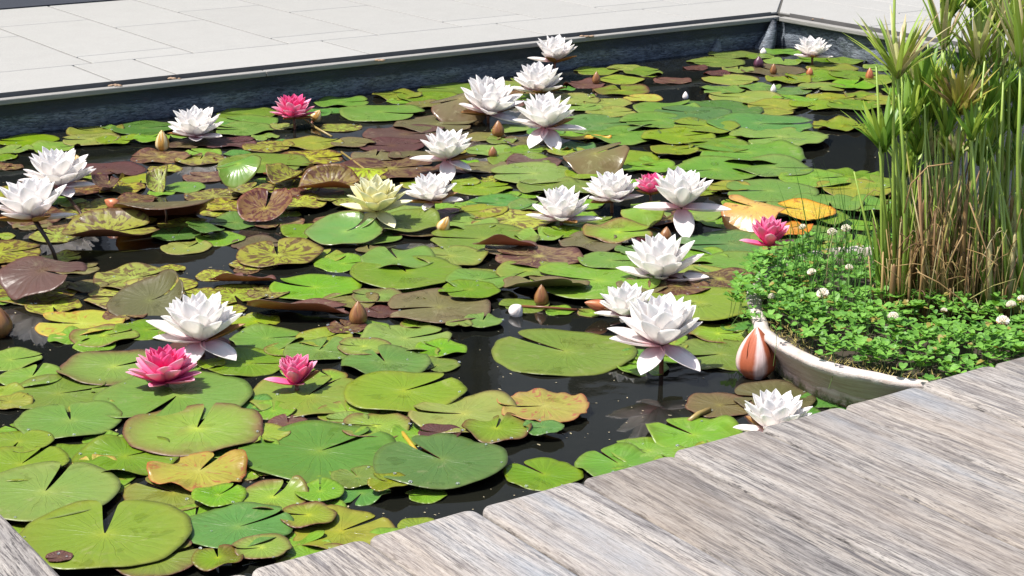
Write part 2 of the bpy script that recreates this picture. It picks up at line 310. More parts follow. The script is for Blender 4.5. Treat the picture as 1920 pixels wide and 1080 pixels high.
for k,(px_,py_) in enumerate([(218,160),(328,147),(712,113),(1100,68),(1535,36)]):
    p=at(px_,py_,.118); V=[];Fc=[]
    for i in range(7): 
        r=.004+.004*rnd.random(); q=p+Vector((rnd.uniform(-.02,.02),rnd.uniform(-.008,.008),0)); n0=len(V)
        bm=bmesh.new(); bmesh.ops.create_icosphere(bm,subdivisions=1,radius=r); V+=[q+Vector((v.co.x*1.6,v.co.y,v.co.z*.6)) for v in bm.verts]; Fc+=[tuple(n0+v.index for v in f.verts) for f in bm.faces]; bm.free()
    o=mk('leaf_litter',V,Fc,plain('litter_%d'%k,(.30,.20,.13),.8,.4,90)); tag(o,'small scraps of dry leaf caught in the slot of the timber edging','leaf litter','leaf scraps in the edging slot')
# ------------------------------------------------ decks
s=NT('weathered_decking'); v=s.coord(); rd=s.rand()
cb=s.new('ShaderNodeCombineXYZ'); s.link(s.math('MULTIPLY',rd,13.),cb.inputs[0]); s.link(s.math('MULTIPLY',rd,29.),cb.inputs[1])
ad=s.new('ShaderNodeVectorMath',operation='ADD'); s.link(v,ad.inputs[0]); s.link(cb.outputs[0],ad.inputs[1]); v2=ad.outputs[0]
wv=s.noise(s.map(v2,(3,1.2,1)),2,2,.5,out='Color'); wa=s.new('ShaderNodeVectorMath',operation='MULTIPLY_ADD'); s.link(wv,wa.inputs[0]); wa.inputs[1].default_value=(.03,.0,.0); s.link(v2,wa.inputs[2]); v3=wa.outputs[0]
f1=s.noise(s.map(v3,(26,1.6,10)),1,4,.6); f2=s.noise(s.map(v3,(120,5.5,30)),1,5,.72); f3=s.noise(s.map(v3,(420,26,90)),1,3,.75); sp=s.noise(s.map(v3,(420,90,200)),1,2,.6)
c=s.mix(s.ramp(f1,[(.38,.15),(.62,.85)]),(.29,.275,.27),(.44,.385,.33))
c=s.mix(s.ramp(f2,[(.38,1.),(.52,0.)]),c,(.165,.15,.15)); c=s.mix(s.math('MULTIPLY',s.ramp(f2,[(.52,0.),(.72,1.)]),.8),c,(.50,.465,.43))
c=s.mix(s.math('MULTIPLY',s.ramp(f3,[(.38,1.),(.47,0.)]),.9),c,(.085,.078,.078)); c=s.mix(s.math('MULTIPLY',s.ramp(f3,[(.55,0.),(.7,1.)]),.5),c,(.56,.535,.50))
blu=s.ramp(s.noise(s.map(v3,(12,.9,4)),1,3,.5),[(.52,0.),(.66,1.)]); c=s.mix(s.math('MULTIPLY',blu,.62),c,s.mix(f3,(.16,.18,.21),(.42,.45,.49)))
c=s.mix(s.math('MULTIPLY',s.ramp(sp,[(.35,1.),(.45,0.)]),.3),c,(.15,.14,.13))
kn=s.new('ShaderNodeTexVoronoi'); s.link(s.map(v3,(3.2,.9,1)),kn.inputs['Vector']); kn.inputs['Scale'].default_value=2.2; c=s.mix(s.ramp(kn.outputs['Distance'],[(.02,.65),(.06,0.)]),c,(.10,.075,.06)); st_=s.noise(s.map(v2,(5,2.2,2)),1.3,4,.6); c=s.mix(s.math('MULTIPLY',s.ramp(st_,[(.42,0.),(.7,1.)]),.45),c,s.mix(f2,(.24,.185,.15),(.46,.38,.30)))
c=s.hsv(c,.5,.95,s.math('MULTIPLY_ADD',rd,.26,.66))
s.col(c); s.rough(.85); s.p.inputs['Specular IOR Level'].default_value=.15; s.bump(s.math('ADD',s.math('MULTIPLY',f2,.8),s.math('ADD',f3,s.math('MULTIPLY',sp,.3))),.7,.0028); DECK=s.m
ZD=.12
def plank(par,a0,a1,b0,b1,endn=1):
    # a board with rounded long edges, rounded corners at its pond end (b1), local coords relative to the Empty
    r=.008; rc=.018; g=.0022
    prof=[]  # cross-section across a
    wd=(a1-a0)-2*g
    def sec(b,inset,zi):
        pts=[]
        x0,x1=a0+g+inset,a1-g-inset
        for q in range(5): t=PI-PI/2*q/4; pts.append((x0+r+r*math.cos(t),b,ZD-zi-r+r*math.sin(t)))
        for q in range(1,6): u=q/6; x=x0+r+(x1-x0-2*r)*u; pts.append((x,b,ZD-zi-.0008*math.sin(PI*u)))
        for q in range(5): t=PI/2-PI/2*q/4; pts.append((x1-r+r*math.cos(t),b,ZD-zi-r+r*math.sin(t)))
        pts.append((x1,b,ZD-.03)); pts.append((x0,b,ZD-.03)); return pts
    rows=[]; ny=14
    for i in range(ny): rows.append(sec(b0+(b1-rc-b0)*i/(ny-1),0,0))
    for q in range(1,6): t=PI/2*q/5; rows.append(sec(b1-rc+rc*math.sin(t),rc*(1-math.cos(t)),.0045*(1-math.cos(t))))
    V=[p for r_ in rows for p in r_]; m=len(rows[0]); Fc=[]
    for i in range(len(rows)-1):
        for j in range(m): k=(j+1)%m; Fc.append((i*m+j,(i+1)*m+j,(i+1)*m+k,i*m+k))
    Fc.append(tuple(range(m))); Fc.append(tuple((len(rows)-1)*m+j for j in reversed(range(m))))
    return mk('plank',V,Fc,DECK,par)
ORG=AB(0,0,0)
dk=empty('timber_deck',AB(1.5,1.4,0),YAW); tag(dk,'weathered grey timber deck with rounded plank ends in the right foreground','deck')
def reparent(o,e): o.matrix_parent_inverse=e.matrix_basis.inverted() ; o.rotation_euler=(0,0,YAW)
def basis(e): return Matrix.Translation(e.location)@e.rotation_euler.to_matrix().to_4x4()
rk=random.Random(3)
for k in range(-1,26):
    a0=.8465+.1725*k; p=plank(dk,a0,a0+.1725,-1.6,1.850+rk.uniform(-.006,.005)); p.matrix_parent_inverse=basis(dk).inverted(); p.rotation_euler=(0,0,YAW); p.location.z=rk.uniform(-.002,.001)
V=[];Fc=[]; box(V,Fc,.7,5.3,1.70,1.75,-.05,.0895); o=mk('joist',V,Fc,plain('joist_wood',(.10,.085,.07),.9,.3,30),dk,smooth=False); o.matrix_parent_inverse=basis(dk).inverted(); o.rotation_euler=(0,0,YAW)
d2=empty('timber_deck',AB(.5,2.2,0),YAW); tag(d2,'small grey wedge of timber deck in the lower left corner','deck')
for k in range(6):
    a1=.652-.1725*k; p=plank(d2,a1-.1725,a1,-1.6,5.10); p.matrix_parent_inverse=basis(d2).inverted(); p.rotation_euler=(0,0,YAW)
# ------------------------------------------------ lily pads
def pad(cx,cy,hw,notch,kind,lvl,seed,bend=None,tilt=None,lift=0.,fold=None,ov=1.,wavy=0.,open_=1.,und=None,gap=None,stem=None):
    rn=random.Random(seed*77+5)
    p=at(cx,cy,.004); r=hw*depth(p)/F*1.04
    big=r>.05; nr=9 if big else 6; na=60 if big else 36
    th0=R_(notch); d0=R_(rn.uniform(2,5.5) if gap is None else gap)*open_
    h=[(k,rn.uniform(-1,1)*.05/k**.7,rn.uniform(0,6.28)) for k in (1,2,3,4,5,7,11,16)]
    amp=rn.uniform(.002,.0065)*min(1,r/.08); h2=[(k,rn.uniform(.3,1),rn.uniform(0,6.28)) for k in (2,3,5)]
    bites=[(rn.uniform(0,6.28),rn.uniform(.05,.16),rn.uniform(-.04,.12)) for _ in range(rn.choice((0,1,2,3)))]+[(rn.uniform(0,6.28),rn.uniform(.2,.4),rn.uniform(-.05,.05)) for _ in range(3)]

    z0=.0012+lvl*.0017
    def f(rr,q):
        # q: 0..1 around from one notch lip to the other
        d=d0+.5*max(0,(rr-.78)/.22)**2.2*d0*1.6+R_(1.2)/(rr+.1); a=th0+d+(2*PI-2*d)*q
        rad=rr*r*(1+sum(A*math.cos(k*a+ph) for k,A,ph in h)*rr)
        lip=min(q,1-q); rad*=1-.10*rr**3*math.exp(-(lip/.018)**2) if rr>.6 else 1
        for ba,bw,bd_ in bites: rad*=1-bd_*rr**6*math.exp(-(((a-ba+PI)%(2*PI)-PI)/bw)**2)
        if wavy: rad*=1+.02*wavy*rr**4*math.sin(a*17+h[0][2])+.012*wavy*rr**4*math.sin(a*29)
        x=rad*math.cos(a); y=rad*math.sin(a)*ov
        z=z0+amp*rr**3*sum(A*math.sin(k*a+ph) for k,A,ph in h2)*(1+wavy*1.2)+.0013*rr**8+.0035*rr*rr*math.exp(-(lip/.03)**2)
        z=max(z,.0004+lvl*.0006)
        if wavy: z+=.003*wavy*rr**4*math.sin(a*11+h[1][2])
        if bend:
            for bd in (bend if isinstance(bend[0],tuple) else (bend,)):
                dr,off,k=bd[:3]; c,s_=math.cos(R_(dr)),math.sin(R_(dr)); u=x*c+y*s_; t=-x*s_+y*c; o_=off*r
                if u>o_:
                    kk=k/r; D=(u-o_)*kk; un=o_+math.sin(D)/kk*(1 if k else 1) ; z+=(1-math.cos(D))/kk
                    x=un*c-t*s_; y=un*s_+t*c
        if fold: # arch (positive) or gutter (negative) about an axis direction
            dr,k=fold; c,s_=math.cos(R_(dr)),math.sin(R_(dr)); t=-x*s_+y*c; z+=-k*t*t/r+(k*r if k>0 else 0)*.9
        if tilt:
            dr,dg=tilt; c,s_=math.cos(R_(dr)),math.sin(R_(dr)); u=x*c+y*s_; t=-x*s_+y*c; z+=u*math.sin(R_(dg)); u*=math.cos(R_(dg)); x=u*c-t*s_; y=u*s_+t*c
        return Vector((x,y,z+lift))
    V=[];uv=[];Fc=[]; mi=[]
    rs=[.03]+[((i)/nr)**.85 for i in range(1,nr+1)]
    rs=[.03]+[min(1,x) for x in rs[1:]]
    for rr in rs:
        for j in range(na+1): V.append(f(rr,j/na)); uv.append((rr,j/na))
    m=na+1
    for i in range(len(rs)-1):
        for j in range(na): Fc.append((i*m+j,(i+1)*m+j,(i+1)*m+j+1,i*m+j+1)); mi.append(0)
    V.append(f(0.,.5)+Vector((0,0,0))); uv.append((0,.5)); ci=len(V)-1; V[ci]=sum((V[j] for j in range(m)),Vector())/m
    for j in range(na): Fc.append((ci,j,j+1)); mi.append(0)
    Fc.append((ci,na,0)); mi.append(0)
    nv=len(V); T=Vector((0,0,.0008)); V+=[v-T for v in V]; uv+=uv[:]
    top=[q for q in Fc]
    for q in top: Fc.append(tuple(nv+i for i in reversed(q))); mi.append(1)
    e=(len(rs)-1)*m
    for j in range(na): Fc.append((e+j,nv+e+j,nv+e+j+1,e+j+1)); mi.append(0)
    o=mk('lily_pad',V,Fc,[PM[kind],und or (UNDR if kind in 'rkodl' else UND)],None,True,uv,mi); o.location=(p.x,p.y,0)
    if stem or lift>.02:
        q=stem or (0,0); c=f(.03,.5); V=[];Fc=[]; b=Vector((q[0],q[1],-.02)); mid=(b+c)/2+Vector((.004,.003,0)); tube(V,Fc,[c-T,mid,b],.0032,7); mk('stalk',V,Fc,STEMD,o)
    return o,p,r
PADS=[]; _grid=[]
def overlap_level(p,r):
    lv=0
    for (q,rq,l) in _grid:
        if (q-p).length<(r+rq)*.93: lv=max(lv,l+1)
    return min(lv,9)
def P(cx,cy,hw,notch=None,kind='g',**k):
    sd=len(PADS)+1; rn=random.Random(sd)
    if notch is None: notch=rn.uniform(0,360)
    p=at(cx,cy,.004); r=hw*depth(p)/F; lv=k.pop('lvl',None)
    if lv is None: lv=overlap_level(p,r)
    o,p,r=pad(cx,cy,hw,notch,kind,lv,sd,**k)
    if not k.get('lift'): _grid.append((p,r,lv))
    PADS.append(dict(o=o,x=cx,y=cy,hw=hw,r=r,notch=notch,kind=kind,raised=bool(k.get('lift') or k.get('bend') or k.get('fold') or k.get('tilt'))))
    return o
L=[
# far right corner
(1375,101,45,200),(1425,105,28),(1465,96,35,10),(1470,114,36),(1340,115,52,200),(1305,126,24,0,'r'),(1450,131,58,None,'o'),(1385,130,30,None,'y'),(1530,112,40,None,'g'),(1590,113,38,350),(1560,126,48,None,'y'),(1525,142,52,170,'g'),(1480,149,42,None,'y'),(1370,148,52,330,'y'),(1345,137,26,None,'r'),(1425,162,38,20),(1355,167,42,200,'g'),(1480,170,42,150,'g'),(1540,163,44,None,'y'),(1600,140,45,None,'g'),(1600,160,44,None,'g'),(1560,182,46,None,'y'),(1620,178,36,None,'e'),(1395,181,70,185,'y'),(1490,187,42,None,'g'),(1450,199,55,190,'y'),(1530,198,48,None,'g'),(1600,199,50,170,'g'),(1660,192,44,None,'y'),(1650,150,40,None,'g'),(1700,170,44,None,'g'),(1455,212,34,340,'y'),(1660,125,40,None,'g'),(1705,140,36,None,'y'),
(1740,190,40,None,'g'),(1640,108,34,None,'y'),
(1120,132,42,200,'y'),(1172,126,34,None,'y'),(1205,135,36,20,'g'),(1263,150,34,None,'r'),(1095,157,38,None,'r'),(1165,148,43,170,'y'),(1165,168,52,95,'e'),(1205,183,36,None,'l'),(1140,192,45,185,'y'),(1090,180,26,None,'g'),
# far middle
(1000,165,0,None,'g'),
(985,147,26,20,'g'),(952,157,28,None,'y'),(845,165,62,175,'g'),(960,180,0),(800,181,55,160,'g'),(745,178,46,180,'y'),(640,190,50,10,'g'),(795,197,36,None,'o'),(665,193,0),
(1062,187,62,185,'y'),(1095,202,36,None,'g'),(1145,212,46,10,'y'),(715,211,78,335,'g'),
# big soft green group at right
(1345,208,84,200,'b'),(1250,206,64,30,'g'),(1300,216,70,160,'b'),(1425,238,98,350,'b'),(1130,234,86,10,'b'),(1235,232,72,195,'g'),(1165,256,70,200,'g'),(1325,243,62,175,'g'),(1580,235,56,5,'y',dict(wavy=1.)),(1275,263,66,20,'g'),(1462,264,86,205,'g',dict(wavy=.7)),(1080,274,36,None,'b'),(1345,281,62,190,'g'),(1170,295,66,180,'g'),(1405,294,98,175,'g',dict(wavy=.8)),(1265,288,44,10,'y'),(1340,326,86,200,'g'),(1215,313,48,None,'g'),(1450,322,76,350,'g'),(1235,338,40,30,'g'),(1590,328,58,185,'g',dict(wavy=.6)),(1530,343,66,10,'g'),(1640,352,50,None,'g'),(1600,362,70,195,'y'),(1440,366,86,185,'g'),(1370,358,40,None,'y'),(1555,388,66,None,'g'),(1650,395,60,170,'g'),(1480,400,50,None,'g'),(1335,395,46,200,'g'),
# left far row
(8,294,26,10,'g'),(52,262,55,190,'g'),(28,280,34,None,'g'),(100,276,46,350,'g'),(180,244,50,170,'y'),(168,262,53,200,'y'),(205,238,16,None,'g'),(270,240,60,15,'b'),(221,264,40,330,'g'),(285,262,34,None,'g'),(463,212,58,190,'g'),(460,228,60,None,'g'),(530,235,26,None,'y'),(455,242,56,200,'g'),(497,255,27,300,'g'),(640,238,38,20,'m'),
(430,266,50,10,'r'),(355,270,40,None,'k'),(302,292,55,190,'k'),(375,298,46,None,'m'),(505,274,48,350,'m'),(588,268,54,15,'y'),(582,294,62,0,'m'),(205,318,62,None,'r'),(495,308,86,338,'g',dict(lvl=3)),
# centre far brown group
(760,250,80,10,'r'),(735,272,62,180,'r'),(662,268,40,None,'o'),(820,232,76,345,'o'),(705,293,45,None,'o'),(770,292,42,None,'o'),(910,255,40,None,'o'),(955,240,38,None,'g'),(985,262,40,None,'o'),(940,262,30,None,'g'),(915,281,46,190,'g'),(985,281,38,None,'g'),(735,318,92,20,'k'),(875,305,26,None,'g'),(665,338,62,None,'m'),(910,312,46,185,'o'),(975,300,60,350,'g'),(1000,306,56,None,'r'),(1000,328,84,185,'g'),(1100,330,40,None,'g'),(640,362,70,200,'m'),(905,350,56,15,'g'),(1025,352,58,170,'g'),(870,340,30,None,'y'),(935,379,62,180,'b'),(1000,385,45,None,'g'),(1090,355,50,None,'g'),
# left middle mottled group
(265,335,40,None,'y'),(345,350,40,None,'g'),(225,352,46,None,'m'),(165,355,44,None,'k'),(390,330,44,None,'k'),(20,360,50,None,'m'),(150,395,48,None,'m'),(60,405,60,None,'k'),(560,340,60,None,'m'),(545,362,55,200,'m'),(620,330,40,None,'k'),(210,385,50,None,'m'),(255,375,40,None,'k'),(400,365,52,None,'m'),(470,362,42,None,'m'),(360,385,40,None,'m'),(430,385,45,None,'m'),(590,372,52,None,'k'),(640,380,44,None,'m'),(105,440,50,None,'m'),(240,412,54,None,'m'),(440,415,52,None,'b'),(345,420,48,None,'m'),(560,388,50,None,'m'),(350,462,46,60,'y'),(480,455,46,None,'o'),(0,472,80,20,'m'),(330,440,45,None,'b'),(525,418,46,None,'k'),
(60,545,80,None,'m'),(20,563,28,None,'g'),(240,553,80,185,'m'),(252,520,78,30,'m'),(480,492,46,None,'m'),
(440,551,62,None,'m'),(502,547,38,None,'m'),
# centre
(768,400,60,None,'g'),(700,440,60,None,'g'),(850,404,52,None,'r'),(790,432,54,340,'o'),(960,413,80,185,'m'),(905,396,45,None,'y'),(880,420,54,None,'g'),(905,450,102,178,'g'),(1010,445,44,None,'g'),(960,470,50,None,'o'),(580,432,55,350,'g'),(645,492,54,15,'g'),(520,482,77,100,'m',dict(lift=.006,bend=(80,.2,.5))),(905,513,40,None,'y'),(845,484,66,170,'y'),(762,516,103,110,'g'),(745,492,71,108,'g'),(590,539,83,163,'g'),(900,532,64,20,'g'),(880,552,56,None,'g'),
(990,516,58,None,'y'),(655,566,50,None,'o'),(707,557,47,178,'e'),(712,583,36,140,'r'),(822,579,98,188,'o',dict(lvl=4)),(905,606,38,80,'g'),(860,613,24,None,'y'),
(1120,415,42,None,'g'),(1060,440,40,None,'g'),(1105,461,58,10,'o'),(1160,446,64,None,'e',dict(bend=(80,.2,.4),lift=.004)),(1010,490,78,178,'k'),(1085,478,0),(1120,536,118,165,'g'),(1145,498,58,350,'g'),(1205,480,50,None,'g'),(985,570,45,None,'g'),(1300,400,55,None,'g'),(1250,410,52,None,'k'),(1370,455,92,190,'b'),(1310,480,56,None,'g'),(1405,500,98,10,'g'),(1300,515,60,None,'y'),(1205,545,46,None,'o'),(1272,546,56,20,'k'),(1350,533,68,350,'k'),(1310,578,102,195,'g'),(1440,540,60,None,'g'),(1470,450,60,None,'g'),(1520,440,60,None,'g'),(1540,415,48,None,'g'),
# left, nearer
(275,616,58,10,'g'),(152,604,80,178,'l'),(195,628,60,30,'e'),(30,600,0),(20,672,60,20,'g'),(500,632,66,15,'g'),(480,600,44,None,'y'),(372,652,62,None,'r'),(610,632,53,45,'y'),(650,614,38,None,'k'),(760,632,82,22,'g'),(598,657,66,75,'g'),(682,651,50,178,'e'),(468,678,76,350,'g'),(395,680,26,None,'g'),(825,652,47,145,'g'),(820,682,42,None,'g'),(722,682,81,110,'g'),(110,735,92,20,'g'),(215,686,99,32,'e'),(60,704,58,88,'g'),(18,752,42,165,'y'),(332,742,142,255,'g'),(577,738,109,62,'y'),(132,790,95,108,'g'),
(758,738,110,38,'g'),(540,790,36,95,'r'),(490,812,50,None,'y'),(650,783,40,None,'g'),(868,783,102,178,'y'),(1020,770,82,188,'l',dict(wavy=.8)),(705,797,66,176,'e'),(825,820,41,178,'r'),(930,812,63,78,'e'),(1018,812,37,200,'b'),
(600,846,142,42,'b'),(120,852,60,None,'g'),(175,872,46,None,'l'),(35,832,60,None,'g'),(235,856,96,30,'g'),(370,807,128,88,'e',dict(lvl=4)),
(828,873,123,130,'b'),(40,876,86,None,'g'),(325,920,90,150,'y'),(85,930,132,85,'g'),(375,888,89,72,'l',dict(lvl=5,wavy=.5)),(670,896,48,118,'g'),(730,917,39,160,'y'),(410,936,50,55,'g'),
(512,936,66,70,'e',dict(bend=(70,.45,1.3),lvl=4)),(600,927,46,95,'g'),(197,1012,154,98,'g'),(448,994,98,35,'b'),(640,992,92,40,'y'),(490,1035,54,200,'e'),(578,972,53,176,'e',dict(lvl=5)),
(295,1050,84,35,'e',dict(lvl=4)),(409,1056,46,105,'e'),(785,985,40,None,'g'),(1020,886,72,130,'g'),(112,1058,24,None,'r'),
# open water, right
(1060,656,132,140,'g'),(1350,661,88,200,'g'),(1350,757,63,5,'o'),(1450,745,78,170,'o'),(1215,842,66,160,'g'),(1300,814,88,130,'g'),(1160,868,80,120,'g'),
]
for t in L:
    if t[2]<5: continue
    k=t[5] if len(t)>5 else {}
    P(t[0],t[1],t[2],t[3] if len(t)>3 else None,t[4] if len(t)>4 else 'g',**k)
# raised, curled and folded leaves: pixel is where the leaf centre stands over the water
def RP(cx,cy,hw,notch,kind,lift,label,**k):
    o=P(cx,cy,hw,notch,kind,lift=lift,**k); PADS[-1]['label']=label; return o
RP(308,418,88,200,'o',.034,'broad bronze leaf raised above the water with orange underside facing front',tilt=(100,-14),bend=(95,-.1,-.5),fold=(8,.16),und=UNDR)
RP(207,452,90,30,'m',.020,'dark mottled leaf folded like a trough under the raised bronze leaf',bend=((90,.1,1.1),(270,.2,1.2)),ov=.9)
RP(84,546,78,330,'r',.028,'maroon leaf standing on its stalk near the left edge below the tall lily',tilt=(70,10),fold=(330,.22))
RP(282,572,74,20,'o',.012,'olive leaf curling upward behind the yellow-centred white lily',bend=(30,.05,1.3),tilt=(80,14))
RP(498,408,54,85,'k',.012,'brown veined leaf cupped in two upright halves, left of the cream lily',bend=((25,.05,1.0),(155,.1,.8)),tilt=(80,12))
RP(648,445,68,50,'G',.012,'bright green raised leaf with glossy lip left of the cream lily',bend=(68,.25,1.3),tilt=(100,6))
RP(758,425,66,150,'g',.012,'green leaf half in the shadow right of the cream lily',bend=(60,.3,.8))
RP(456,532,60,90,'r',.006,'maroon leaf with rolled edge under a mottled pad',bend=((270,-.1,1.5),),ov=.6)
RP(560,590,97,10,'r',.006,'long maroon leaf rolled up along its edge beside a brown bud',bend=((262,-.1,1.6),),ov=.55)
RP(448,345,42,200,'G',.012,'small glossy green leaf arched over with white highlight',fold=(10,.55),tilt=(68,24))
RP(385,440,36,200,'b',.016,'small dark bluish green leaf tilted in the shade beside a star-lobed pad',tilt=(200,12))
RP(862,218,58,190,'O',.010,'glossy brown leaf humped up left of the lily by the far brown pads',fold=(20,.5),tilt=(68,22))
RP(1116,320,60,20,'O',.008,'glossy brown leaf humped up behind the lily with yellowish sepal',fold=(10,.4),tilt=(68,20))
RP(948,474,58,170,'r',.006,'maroon leaf curled up on both sides in the middle of the pond',bend=((265,-.1,1.7),),ov=.6)
RP(1022,549,80,120,'o',.004,'olive leaf with its near side rolled up behind a brown bud standing in dark water',bend=((272,-.05,1.25),),ov=.72,und=plain('pad_underside_olive',(.085,.075,.03),.4,.3,25))
RP(300,352,30,80,'m',.018,'mottled leaf curled upright in front of the golden bud',bend=((0,.0,2.2),(180,.2,1.8)),tilt=(90,35))
RP(1205,416,40,20,'G',.008,'glossy green leaf tipped up left of the drooping petal lily',fold=(20,.45),tilt=(68,20))
RP(1412,420,56,150,'D',.012,'golden yellow leaf with a shining curled flank behind the rose lily',fold=(150,.5),tilt=(75,22))
RP(1508,410,54,160,'d',.010,'flat golden leaf between the curled golden leaf and the grass',tilt=(90,5))
RP(1476,436,48,20,'d',.008,'golden leaf lying right behind the rose pink lily',tilt=(0,6))
RP(690,350,42,10,'m',.012,'mottled leaf with a white glint behind the cream lily',fold=(0,.5))
RP(205,356,36,100,'k',.016,'brown mottled leaf standing half folded right of the upper left lily',bend=((0,.1,1.5),(180,.1,1.4)))
RP(620,368,58,0,'k',.016,'brown mottled leaf rolled up behind the cream lily',bend=((90,.0,1.5),(270,.1,.8)))
RP(545,350,44,60,'m',.014,'mottled leaf folded along its middle among the mottled pads',fold=(60,-.6))
# ------------------------------------------------ flowers
def petal_mesh(name,mat,wd,curl,cup,pt=1.4,ang=0):
    V=[];uv=[];Fc=[]; nl,nw=10,6
    for i in range(nl+1):
        t=i/nl; wdt=wd*(math.sin(PI*min(1,t*.93+.07)**.9)**.62)*(1-.0*t) 
        if t>.60: wdt=wd*(math.sin(PI*(.60*.93+.07)**.9)**.62)*max(0,1-((t-.60)/.40)**1.55)**.92
        if i==nl: wdt=.0008
        if t<.12: wdt=wd*(.35+.3*t/.12)
        ph=curl*t; x=math.sin(ph)/curl if abs(curl)>.01 else t; z=(1-math.cos(ph))/curl if abs(curl)>.01 else 0
        for j in range(nw+1):
            q=(j/nw-.5)*2; y=wdt*.5*q; V.append((x,y,z+cup*wd*(q*q)*(wdt/wd)**1)); uv.append((t,j/nw))
    m=nw+1
    for i in range(nl):
        for j in range(nw): Fc.append((i*m+j,(i+1)*m+j,(i+1)*m+j+1,i*m+j+1))
    n=len(V); V+=[(x,y,z-.012) for x,y,z in V]; uv=uv+uv
    Fc+=[tuple(n+i for i in reversed(f)) for f in Fc[:nl*nw]]
    for i in range(nl): Fc.append((i*m,n+i*m,n+(i+1)*m,(i+1)*m)); Fc.append((i*m+nw,(i+1)*m+nw,n+(i+1)*m+nw,n+i*m+nw))
    o=mk(name,V,Fc,mat,None,True,uv); me=o.data; bpy.data.objects.remove(o); return me
PMESH={}
for key,(mi_,mo_) in dict(white=(PW,PWO),cream=(PY,PY),pink=(PP,PPO),rose=(PR,PPO)).items():
    PMESH[key]=[petal_mesh('petal_%s_outer'%key,mo_,.46,.34,.22),petal_mesh('petal_%s_mid'%key,mi_ if key!='pink' else PPO,.49,.38,.26),petal_mesh('petal_%s_inner'%key,mi_,.47,.40,.28),petal_mesh('petal_%s_core'%key,mi_,.36,.55,.36)]
SEPM=petal_mesh('sepal_mesh',SEP,.36,.25,.3)
def stam_mesh(mat):
    V=[];Fc=[]; rn=random.Random(5)
    for i in range(70):
        a=i*2.4; q=i/70; el=PI/2-q*.95; r=.06+.10*q; b=Vector((math.cos(a)*.05*q,math.sin(a)*.05*q,.02)); d=Vector((math.cos(a)*math.cos(el),math.sin(a)*math.cos(el),math.sin(el)))
        l=.24+.08*rn.random(); k=d.cross(Vector((0,0,1))).normalized() if d.z<.99 else Vector((1,0,0)); inn=Vector((-math.cos(a)*.06,-math.sin(a)*.06,.03))
        n=len(V); w_=.013
        V+=[b-k*w_,b+k*w_,b+d*l*.6+k*w_,b+d*l*.6-k*w_,b+d*l+inn+k*w_*.6,b+d*l+inn-k*w_*.6]; Fc+=[(n,n+1,n+2,n+3),(n+3,n+2,n+4,n+5)]
    o=mk('stamens_mesh',V,Fc,mat,None,False); me=o.data; bpy.data.objects.remove(o); return me
STM={'y':stam_mesh(STAM),'c':stam_mesh(STAMC)}
FL=[]
def flower(px_,py_,wpx,h,key,label,short,seed,droop=(),lean=(90,0),closed=0.,stemto=None,sepals=True,full=0,group=None,stm='y'):
    """(px_,py_): base of the bloom in the photograph, h: height of that base above the water"""
    rn=random.Random(seed); p=at(px_,py_,h); R=wpx*.5*depth(p)/F*1.19
    e=empty('water_lily',p); e['label']=label; e['category']='water lily'; e['group']=group or 'water lilies in flower'
    if not closed and not droop: closed=0
    closed+=rn.uniform(-.05,.10)
    lq=Vector((math.cos(R_(lean[0])),math.sin(R_(lean[0])),0)); 
    base=Matrix.Rotation(R_(lean[1]),3,Vector((-lq.y,lq.x,0)).normalized()) if lean[1] else Matrix.Identity(3)
    def add(me,az,el,sc,roll=0,z=0,name='petal',off=.03,ws=1.):
        o=mesh_obj(name,me,e); M=base@Matrix.Rotation(R_(az),3,'Z')@Matrix.Rotation(-R_(el),3,'Y')@Matrix.Rotation(R_(roll),3,'X')
        o.rotation_euler=M.to_euler(); o.scale=(R*sc,R*sc*ws,R*sc); o.location=base@Vector((math.cos(R_(az))*off*R,math.sin(R_(az))*off*R,z*R)); return o
    ms=PMESH[key]; c=closed
    tiers=[(0,6,8,1.0,.02),(1,7,21,1.02,.03),(1,8,36,1.03,.05),(2,7,51,1.0,.06),(2,6,65,.90,.07),(3,3,76,.58,.08)]
    if full: tiers+=[(3,8,66,.74,.07),(2,8,56,.86,.06),(3,6,80,.6,.08)]
    az0=rn.uniform(0,360)
    for ti,(mi_,n,el,sc,z) in enumerate(tiers):
        az0+=180/n+rn.uniform(-6,6)
        for i in range(n):
            a=az0+360*i/n+rn.uniform(-6,6); el2=el+(84-el)*c+rn.uniform(-5,5)
            if ti==0 and droop: 
                if any(abs((a-d[0]+180)%360-180)<34 for d in droop): continue
            add(ms[mi_],a,el2,sc*rn.uniform(.92,1.04),rn.uniform(-9,9),z,ws=rn.uniform(.9,1.08))
    for d in droop:
        add(PMESH[key][0],d[0],d[1],(d[2] if len(d)>2 else 1.),0,0,ws=1.1)
    if sepals:
        for i in range(4):
            a=az0+45+90*i
            if droop and any(abs((a-d[0]+180)%360-180)<40 for d in droop): continue
            add(SEPM,a,2+60*c+rn.uniform(-4,4),.93,0,-.03,'sepal')
    s_=mesh_obj('stamens',STM[stm],e); s_.scale=(R*1.15,)*3; s_.location=base@Vector((0,0,.05*R)); s_.rotation_euler=base.to_euler()
    V=[];Fc=[]; q=(at(*stemto,-.01)-p) if stemto else Vector((.002,0,-h-.02)); 
    tube(V,Fc,[Vector((0,0,.02*R)),q*.33+Vector((0.0,.0,0))+(Vector((.01,0,-.01)) if stemto else Vector()),q*.7+(Vector((.006,0,0)) if stemto else Vector()),q],[R*.06,.0045,.0045,.0048],10); mk('stem',V,Fc,STEMR if key!='white' or stemto is None else STEMD,e)
    FL.append((px_,py_-wpx*.22,short,e)); return e
W='white'
flower(112,350,128,.045,W,'white lily with pink foot, higher of the two by the left edge','the upper left white lily',1,droop=((300,-14,.9),(352,-4,.9)),stemto=(160,418))
